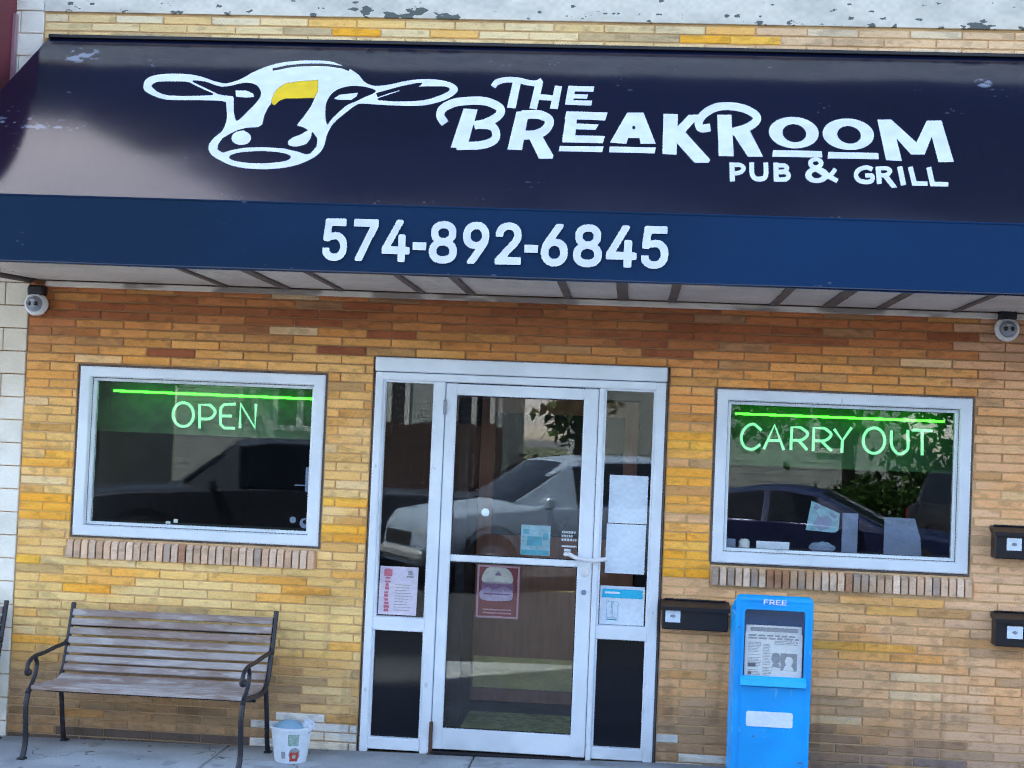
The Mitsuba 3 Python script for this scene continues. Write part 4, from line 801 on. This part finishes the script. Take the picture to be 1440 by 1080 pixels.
# left side light: pink notice
SY = .034
k = flat('pink_notice', 'pale pink notice with red lettering in the left sidelight', 'notice', sheetp(-1.502, -1.268, .802, 1.094, SY, .012), 'paper_pink')
rd = []
for z in np.arange(.82, 1.07, .022):
    rd.append(box(-1.468 + rng.uniform(0, .008), -1.432 - rng.uniform(0, .012), SY - .0042, SY - .0036, z, z + rng.uniform(.010, .018)))
rd.append(box(-1.472, -1.424, SY - .0042, SY - .0036, 1.035, 1.075))
obj('red_print', cat(rd), 'print_red', k)
obj('small_print', cat([box(-1.335, -1.292, SY - .0042, SY - .0036, 1.03, 1.040), box(-1.325, -1.300, SY - .0042, SY - .0036, 1.046, 1.072)] + [box(-1.405, -1.29 - rng.uniform(0, .05), SY - .0042, SY - .0036, z, z + .003) for z in np.arange(.83, .99, .017)]), 'print_grey', k)
# right side light: two white sheets and a blue headed notice
flat('white_sheet', 'upper of two blank white sheets in the right sidelight', 'paper', sheetp(-.128, .104, 1.420, 1.708, SY), 'paper_white')
flat('white_sheet', 'lower of two blank white sheets in the right sidelight', 'paper', sheetp(-.136, .100, 1.118, 1.414, SY + .002, .006), 'paper_white')
k = flat('blue_headed_notice', 'white notice with a bright blue heading low in the right sidelight', 'notice', sheetp(-.158, .108, .812, 1.042, SY), 'paper_white')
obj('heading', box(-.146, .096, SY - .0042, SY - .0036, .972, 1.024), 'print_cyan', k)
hd_ = [rect_sweep(a, b, .852, .952, [(0, SY - .0040), (.004, SY - .0040)]) for a, b in ((-.118, -.086), (-.082, -.046))]
obj('drawing', cat(hd_ + [box(-.115, -.05, SY - .0042, SY - .0036, .838, .844)]), 'print_teal', k)
obj('heading_lettering', cat([box(-.13, -.04, SY - .0052, SY - .0046, .996, 1.008)]), 'paper_white', k)

# ------------------------------------------------------------------ things on the window ledges
ZS = 1.2945
k = flat('tilted_print', 'tilted white print of grey trees leaning inside the right window', 'print', extrude(Polygon([(1.092, 1.602), (1.262, 1.532), (1.258, 1.432), (1.236, 1.415), (1.062, 1.424)]), .004).apply_translation([0, .16, 0]), 'print_teal_pale')
obj('picture', cat([extrude(Polygon(q), .0006).apply_translation([0, .1588, 0]) for q in ([(1.105, 1.46), (1.13, 1.51), (1.115, 1.54), (1.15, 1.50), (1.19, 1.52), (1.22, 1.49), (1.20, 1.44), (1.15, 1.425)], [(1.10, 1.56), (1.12, 1.585), (1.14, 1.56), (1.12, 1.545)], [(1.2, 1.535), (1.245, 1.52), (1.24, 1.495), (1.21, 1.51)])]), 'cardboard_grey', k)
flat('cardboard', 'narrow grey cardboard strip standing on the right window ledge', 'cardboard', box(1.283, 1.378, .20, .206, ZS, 1.535, .002), 'cardboard_grey')
flat('cardboard', 'large grey blue cardboard panel with a slanted side on the right window ledge', 'cardboard', extrude(Polygon([(1.535, ZS), (1.76, ZS), (1.752, 1.40), (1.715, 1.52), (1.535, 1.522)]), .006).apply_translation([0, .20, 0]), 'cardboard_grey')
flat('price_card', 'long white card lying at the bottom of the right window', 'card', extrude(sbox(.765, ZS, .962, 1.348), .003).apply_translation([0, .11, 0]), 'paper_white')
flat('small_box', 'small pale box in the lower left corner of the right window', 'box', box(.585, .642, .11, .16, ZS, 1.352, .004), 'cardboard_grey')
k = flat('small_jar', 'small pale jar beside the long card in the right window', 'jar', lathe([(0, 0), (.030, 0), (.033, .006), (.033, .046), (.026, .052), (.026, .060), (0, .060)], 24, 'z', (.695, .13, ZS)), 'camera_white')
flat('crumpled_paper', 'grey crumpled paper beside the tilted print in the right window', 'paper', move(trimesh.Trimesh(*(lambda s: (s.vertices * np.array([.075, .03, .035]) * (1 + .5 * (meshkit.fbm(s.vertices * 3.1, 3)[:, None] - .5)), s.faces))(trimesh.creation.icosphere(3, 1.0))), 1.165, .16, ZS + .028), 'cardboard_grey')
flat('sensor_box', 'small grey alarm sensor inside the right edge of the left window', 'sensor', cat([box(-1.995, -1.966, .066, .09, 1.52, 1.672, .004), box(-2.06, -1.99, .066, .07, 1.556, 1.562)]), 'cardboard_grey')
flat('corner_decal', 'pale round decal in the bottom right corner of the left window', 'decal', cat([move(extrude(Point(-1.985, 1.328).buffer(.032) - Point(-1.985, 1.335).buffer(.012), .0006), 0, .064, 0), move(extrude(Point(-2.06, 1.345).buffer(.020), .0006), 0, .064, 0)]), 'cardboard_grey')
flat('white_clip', 'pair of tiny white clips on the ledge of the left window', 'clip', cat([box(-2.86, -2.832, .07, .085, 1.283, 1.300, .003), box(-2.81, -2.785, .07, .085, 1.292, 1.316, .003)]), 'camera_white')

# ------------------------------------------------------------------ neon signs (lit)
def neon_sign(label, letters, bar, back, lab2):
    t = thing('neon_sign', label, 'neon sign')
    for st in bar:
        p = np.array(st, float).reshape(-1, 2) / 1000
        obj('bar_tube', tube([(x, .150, z) for x, z in p], .0075, 10), 'neon_glass', t, smooth=60, emitter={'type': 'area', 'radiance': {'type': 'rgb', 'value': [.012, .62, .004]}})
    tu = []
    for st in letters:
        p = np.array(st, float).reshape(-1, 2) / 1000
        if len(p) == 2: p = np.array([p[0], (p[0] + p[1]) / 2, p[1]])
        tu.append(tube([(x, .170, z) for x, z in p], .0092, 10))
    obj('letter_tube', cat(tu), 'neon_glass', t, smooth=60, emitter={'type': 'area', 'radiance': {'type': 'rgb', 'value': [.012, .046, .022]}})
    obj('backing', box(*back), 'sign_backing', t)
    obj('hanger', cat([tube([(x, .19, 1.96), (x, .19, 2.22)], .002, 6) for x in (back[0] + .1, back[1] - .1)]), 'black_metal', t)
mat('sign_backing', two(pr(var([.003, .060, .006], .4, 14, 60, [.001, .015, .002]), 0.7)))
neon_sign('green neon OPEN sign hanging in the left window', LET['open'], LET['openbar'], (-3.39, -1.90, .235, .242, 1.84, 2.23), '')
neon_sign('green neon CARRY OUT sign hanging in the right window', LET['carry'], LET['carrybar'], (.52, 1.96, .235, .242, 1.80, 2.24), '')

# ------------------------------------------------------------------ the far side of the street, seen as reflections in the glass
mat('silver_paint', two(pr([.42, .52, .66], 0.35, metal=.25, clearcoat=1.0, clearcoat_gloss=.95)))
mat('black_paint', two(pr([.030, .036, .048], 0.25, metal=.3, clearcoat=1.0, clearcoat_gloss=.95)))
mat('blue_paint', two(pr([.014, .022, .085], 0.25, metal=.3, clearcoat=1.0, clearcoat_gloss=.95)))
mat('red_paint', two(pr([.10, .012, .014], 0.3, metal=.2, clearcoat=1.0, clearcoat_gloss=.95)))
mat('car_glass', two(pr([.010, .014, .022], 0.06, spec=.35)))
mat('tyre_rubber', two(pr([.018, .018, .019], 0.85)))
mat('rim_metal', two(pr([.42, .43, .45], 0.3, metal=.8)))
mat('lamp_clear', two(pr([.55, .57, .60], 0.12, metal=.3)))
mat('lamp_red', two(pr([.30, .01, .012], 0.15)))
SUV = dict(st=[(2.36, .50, .62, .80), (2.33, .72, .80, .86), (2.22, .86, .95, .93), (1.75, .96, 1.05, .98), (1.12, 1.02, 1.12, 1.0), (.30, 1.06, 1.66, 1.0), (-.15, 1.07, 1.73, 1.0), (-.95, 1.09, 1.75, 1.0), (-1.05, 1.09, 1.75, 1.0), (-1.95, 1.10, 1.70, .98), (-2.25, 1.05, 1.16, .95), (-2.33, .75, .9, .9), (-2.35, .5, .6, .88)], w=.93, r=.37, wx=1.45)
SEDAN = dict(st=[(2.36, .46, .54, .78), (2.32, .62, .68, .86), (2.18, .74, .80, .92), (1.65, .84, .90, .97), (1.00, .89, .96, 1.0), (.10, .93, 1.38, .98), (-.35, .94, 1.45, .98), (-.55, .94, 1.45, .98), (-.65, .94, 1.45, .98), (-1.25, .95, 1.36, .97), (-1.85, .94, 1.02, .95), (-2.28, .84, .92, .9), (-2.33, .5, .6, .85)], w=.90, r=.33, wx=1.40)
TRUCK = dict(st=[(2.80, .55, .70, .86), (2.77, .86, .95, .92), (2.62, 1.0, 1.10, .96), (2.0, 1.08, 1.18, .99), (1.30, 1.12, 1.22, 1.0), (.62, 1.16, 1.78, 1.0), (.20, 1.17, 1.84, 1.0), (-.45, 1.17, 1.84, 1.0), (-.53, 1.17, 1.84, 1.0), (-1.05, 1.16, 1.80, 1.0), (-1.15, 1.16, 1.22, 1.0), (-2.75, 1.15, 1.20, .98), (-2.8, .6, .7, .95)], w=.98, r=.40, wx=1.78)
def car(spec, paint, x, y, head, name, label, sc=1.0):
    t = thing(name, label, 'car')
    H = spec['w']; st = spec['st']; z0 = .30
    rings = []
    for (lx, zb_, zr, wf) in st:
        h = H * wf; cab = (zr - zb_) > .3
        half = [(.0, z0), (h * .80, z0), (h * .97, z0 + .10), (h, (z0 + zb_) / 2 + .03), (h * .985, zb_ - .02), (h * (.965 if cab else .93), zb_ + .01), (h * (.76 if cab else .80), zr - (.07 if cab else .035)), (h * (.60 if cab else .55), zr - .012), (0, zr)]
        rings.append([(lx, a, b) for a, b in half])
    V = np.array(rings); n, k = V.shape[:2]
    full = np.concatenate([V, V[:, k - 2:0:-1] * np.array([1, -1, 1])], 1); kk = full.shape[1]
    parts = {'body': [], 'windscreen': [], 'side_window': [], 'rear_window': []}
    for i in range(n - 1):
        cabF, cabB = (st[i][2] - st[i][1]) > .3, (st[i + 1][2] - st[i + 1][1]) > .3
        for j in range(kk):
            j2 = (j + 1) % kk; jj = j if j < k - 1 else kk - 1 - j
            q = (i * kk + j, i * kk + j2, (i + 1) * kk + j2, (i + 1) * kk + j)
            nm = 'body'
            if not cabF and cabB and jj >= 6: nm = 'windscreen'
            elif cabF and not cabB and jj >= 6: nm = 'rear_window'
            elif cabF and cabB and jj == 5 and abs(st[i][0] - st[i + 1][0]) > .15: nm = 'side_window'
            parts[nm] += [(q[0], q[2], q[1]), (q[0], q[3], q[2])]
    v = full.reshape(-1, 3)
    for e, o in ((0, 1), (n - 1, -1)):
        c = len(v); v = np.vstack([v, full[e].mean(0)])
        for j in range(kk):
            f = (c, e * kk + j, e * kk + (j + 1) % kk); parts['body'].append(f if o > 0 else f[::-1])
    ca, sa = math.cos(head), math.sin(head); gzv = float(gz(x)) - .15
    def put(m):
        q = m.vertices * sc; m = m.copy(); m.vertices = np.stack([x + ca * q[:, 0] - sa * q[:, 1], y + sa * q[:, 0] + ca * q[:, 1], q[:, 2] + gzv], 1); return m
    for nm, fs in parts.items():
        if not fs: continue
        if nm in ('body', 'side_window'):
            groups = [fs] if nm == 'body' else [[f for f in fs if v[f[0], 1] > 0], [f for f in fs if v[f[0], 1] < 0]]
        else: groups = [fs]
        for g in groups:
            m = trimesh.Trimesh(v, np.array(g), process=False); m.remove_unreferenced_vertices()
            if nm != 'body':                                   # a real pane, a little proud and shrunk inside its pillars
                m = trimesh.Trimesh(m.vertices, m.faces, process=True)
                c = m.vertices.mean(0); m.vertices = c + (m.vertices - c) * np.array([.97, .95, .93])
                m.vertices += m.vertex_normals * .012
            obj(nm, put(m), paint if nm == 'body' else 'car_glass', t, smooth=32)
            if nm != 'body':
                b = trimesh.Trimesh(v, np.array(g), process=False); b.remove_unreferenced_vertices()
                obj('pillar', put(b), paint, t, smooth=32)
    R, wx, fx = spec['r'], spec['wx'], st[0][0]
    for sx in (1, -1):
        for sy in (1, -1):
            cx_, cy_ = sx * wx, sy * (H - .10)
            prof = [(R * .60, -.11), (R * .95, -.11), (R, -.07), (R, .07), (R * .95, .11), (R * .60, .11)]
            def wheel_part(p): 
                m = lathe(p, 28, 'y'); return put(move(m, cx_, cy_, R))
            kx = obj('wheel', wheel_part(prof), 'tyre_rubber', t, smooth=40)
            obj('rim', wheel_part([(0, .085 * -sy), (R * .2, .08 * -sy), (R * .58, .055 * -sy), (R * .62, .10 * -sy)]), 'rim_metal', kx, smooth=40)
            obj('wheel_arch', put(move(lathe([(R * 1.0, -.02), (R * 1.16, -.012), (R * 1.18, .02)], 28, 'y'), cx_, sy * (H - .005), R + .02)), 'tyre_rubber', t, smooth=40)
    for sy in (1, -1):
        obj('headlight', put(box(fx - .28, fx - .01, sy * H * .56, sy * H * .84, st[1][1] - .10, st[1][1] + .05, .05)), 'lamp_clear', t)
        obj('tail_light', put(box(st[-1][0] - .02, st[-1][0] + .12, sy * H * .66, sy * H * .90, .78, 1.0, .03)), 'lamp_red', t)
        obj('mirror', put(box(st[4][0] - .42, st[4][0] - .30, sy * H * 1.0, sy * (H + .20), st[4][1] + .02, st[4][1] + .18, .03)), paint, t)
    obj('grille', put(box(fx - .06, fx + .015, -H * .46, H * .46, .52, st[1][1] - .02, .02)), 'tyre_rubber', t)
    obj('bumper', put(box(fx - .10, fx + .05, -H * .84, H * .84, .34, .50, .05)), 'lamp_clear' if 'silver' in paint else paint, t)
    return t
car(SUV, 'silver_paint', -.95, -12.5, math.radians(150), 'parked_car', 'silver estate car parked across the street, mirrored in the door glass', 1.07)
car(TRUCK, 'black_paint', -5.05, -12.3, math.radians(163), 'parked_car', 'black pickup parked across the street, mirrored in the left window', 1.08)
car(SEDAN, 'blue_paint', 2.75, -12.9, math.radians(18), 'parked_car', 'dark blue saloon parked across the street, mirrored in the right window', 1.03)
car(SUV, 'black_paint', 6.9, -17.0, math.radians(60), 'parked_car', 'black car parked farther right across the street')
car(SEDAN, 'silver_paint', -10.9, -16.2, math.radians(60), 'parked_car', 'silver saloon parked farther left across the street')

mat('siding_paint', two(pr(var([.44, .47, .46], .12, 2, 40), 0.7)))
mat('grey_siding', two(pr(var([.20, .22, .20], .15, 2, 40), 0.7)))
mat('white_trim', two(pr([.70, .70, .68], 0.5)))
mat('shingle_roof', two(pr(var([.09, .085, .08], .25, 6, 60), 0.9)))
mat('red_brick_far', two(pr(var([.20, .08, .06], .25, 5, 50), 0.85)))
def house(x, y, w, d, h, m, label, wins, arch=None):
    t = thing('house', label, 'house'); g = float(gz(x)) - .02
    obj('wall', box(x - w / 2, x + w / 2, y - d, y, g - .3, h), m, t)
    for k in range(int(h / .16)): pass
    obj('siding_board', cat([box(x - w / 2 - .01, x + w / 2 + .01, y - .01, y + .009, z, z + .010) for z in np.arange(g + .2, h, .19)]), m, t)
    v = np.array([(x - w / 2 - .4, y + .5, h), (x + w / 2 + .4, y + .5, h), (x + w / 2 + .4, y - d / 2, h + 2.2), (x - w / 2 - .4, y - d / 2, h + 2.2), (x + w / 2 + .4, y - d - .5, h), (x - w / 2 - .4, y - d - .5, h)])
    obj('roof', trimesh.Trimesh(v, np.array([(0, 1, 2), (0, 2, 3), (3, 2, 4), (3, 4, 5), (0, 3, 5), (1, 4, 2)]), process=False), 'shingle_roof', t)
    for wx, z0, ww, wh in wins:
        k = obj('window', rect_sweep(wx - ww / 2, wx + ww / 2, z0, z0 + wh, [(-.14, .0), (-.14, .06), (-.02, .06), (0, .02)]).apply_translation([0, y, 0]), 'white_trim', t)
        obj('pane', box(wx - ww / 2, wx + ww / 2, y + .002, y + .008, z0, z0 + wh), 'car_glass', k)
    if arch:
        ax, r, zz = arch
        pg = sbox(ax - r - .5, g, ax + r + .5, zz + r + .4) - unary_union([sbox(ax - r, g - 1, ax + r, zz), Point(ax, zz).buffer(r)])
        obj('porch_arch', extrude(pg, .3).apply_translation([0, y + 1.3, 0]), 'white_trim', t)
    return t
house(-8.0, -31, 9.0, 8, 5.2, 'siding_paint', 'pale grey siding house across the street with paired white windows', [(-9.4, 2.0, .5, 1.5), (-8.7, 2.0, .5, 1.5), (-6.35, 2.15, .34, 1.6), (-4.52, 2.15, .34, 1.6), (-4.02, 2.15, .34, 1.6)])
house(3.2, -33, 8.5, 8, 5.4, 'siding_paint', 'cream house with a white arched porch across the street', [(1.2, 2.0, .8, 1.4), (5.6, 2.0, .8, 1.4)], (-.25, 1.0, 2.6))
house(18, -34, 10, 8, 5.0, 'red_brick_far', 'dark red brick house across the street to the right', [(15.5, 1.6, .9, 1.4), (19.0, 1.6, .9, 1.4)])
house(-21, -34, 10, 8, 5.2, 'grey_siding', 'dark grey siding house across the street to the left', [(-19, 1.6, .9, 1.4), (-23, 1.6, .9, 1.4)])
# garage wall of dark boards
mat('brown_fence', two(pr(var([.055, .028, .022], .25, 6, 60), 0.8)))
t = thing('board_fence', 'dark brown board fence across the street', 'fence')
for i, x in enumerate(np.arange(-5.9, -2.9, .15)):
    obj('board', box(x + .004, x + .146, -22.6, -22.57, -.2, 2.15 + rng.normal(0, .03), .004), 'brown_fence', t)
obj('rail', cat([box(-5.9, -2.9, -22.66, -22.601, z, z + .09) for z in (.3, 1.6)]), 'brown_fence', t)

mat('bark', two(pr(var([.08, .06, .045], .3, 10, 80), 0.9)))
def leafmat(name, c): mat(name, {'type': 'principledthin', 'base_color': proc(lambda p, n, uv, c=c: C3(*c) * (0.7 + 0.6 * noise(p.x * 3, p.y * 3, p.z * 3))), 'roughness': .5, 'diff_trans': .6})
leafmat('leaf_dark', (.035, .075, .02)); leafmat('leaf_mid', (.06, .11, .03)); leafmat('leaf_purple', (.05, .02, .025))
def leaves(c, rad, n, size, seed):
    n = int(n * 1.6)
    g = np.random.default_rng(seed)
    nb = 14; cl = g.normal(0, .5, (nb, 3)) * rad + c; pick = g.integers(0, nb, n)
    p = cl[pick] + g.normal(0, .24, (n, 3)) * np.array(rad)
    a = g.normal(0, 1, (n, 3)); a /= np.linalg.norm(a, axis=1, keepdims=True); b = np.cross(a, g.normal(0, 1, (n, 3))); b /= np.linalg.norm(b, axis=1, keepdims=True)
    s = size * g.uniform(.6, 1.3, (n, 1))
    v = np.stack([p - a * s, p + b * s * .5, p + a * s, p - b * s * .5], 1).reshape(-1, 3)
    f = np.arange(n)[:, None] * 4 + np.array([[0, 1, 2], [0, 2, 3]]).reshape(1, 6)
    return trimesh.Trimesh(v, f.reshape(-1, 3), process=False)
def tree(x, y, h, r, m, seed, label):
    t = thing('street_tree', label, 'tree'); g = np.random.default_rng(seed); b = float(gz(x)) - .3
    obj('trunk', tube(spline([(x, y, b), (x + g.normal(0, .08), y, b + h * .25), (x + g.normal(0, .15), y, b + h * .5), (x + g.normal(0, .2), y, b + h * .8)], 5), np.linspace(.20, .06, 16), 9), 'bark', t, smooth=60)
    for i in range(5):
        an = g.uniform(0, 6.28); zz = b + h * g.uniform(.35, .6)
        obj('limb', tube(spline([(x, y, zz), (x + math.cos(an) * r * .5, y + math.sin(an) * r * .5, zz + h * .12), (x + math.cos(an) * r * .9, y + math.sin(an) * r * .9, zz + h * .28)], 4), np.linspace(.08, .02, 9), 7), 'bark', t, smooth=60)
    obj('crown', leaves(np.array([x, y, b + h * .68]), np.array([r, r, h * .28]), 2600, .16, seed), m, t)
tree(-13.5, -27, 8, 2.6, 'leaf_dark', 3, 'dark leafy tree across the street at the far left')
tree(-1.25, -28.5, 8.2, 1.0, 'leaf_mid', 4, 'slender green tree between the two houses across the street')
tree(5.0, -25, 6.2, 2.3, 'leaf_dark', 8, 'round dark tree in front of the cream house')
tree(9.2, -25, 7.0, 3.0, 'leaf_dark', 5, 'broad dark tree across the street to the right')
tree(12.6, -27, 8.5, 3.0, 'leaf_mid', 6, 'tall mid green tree across the street at the far right')
def shrub(x, y, r, h, m, seed, label):
    t = thing('shrub', label, 'shrub'); b = float(gz(x)) - .3
    obj('stem', cat([tube([(x, y, b), (x + r * .4 * math.cos(a), y + r * .4 * math.sin(a), b + h * .6)], .02, 6) for a in np.arange(0, 6.2, 1.3)]), 'bark', t)
    obj('foliage', leaves(np.array([x, y, b + h * .52]), np.array([r, r, h * .36]), 1500, .10, seed), m, t)
shrub(-2.2, -23, .9, 1.9, 'leaf_purple', 11, 'dark red leaved shrub by the end of the board fence')
shrub(5.2, -23.5, 1.6, 2.0, 'leaf_dark', 12, 'rounded dark shrub in front of the cream house')
shrub(9.4, -23.0, 1.8, 2.2, 'leaf_dark', 13, 'wide dark shrub under the broad tree')
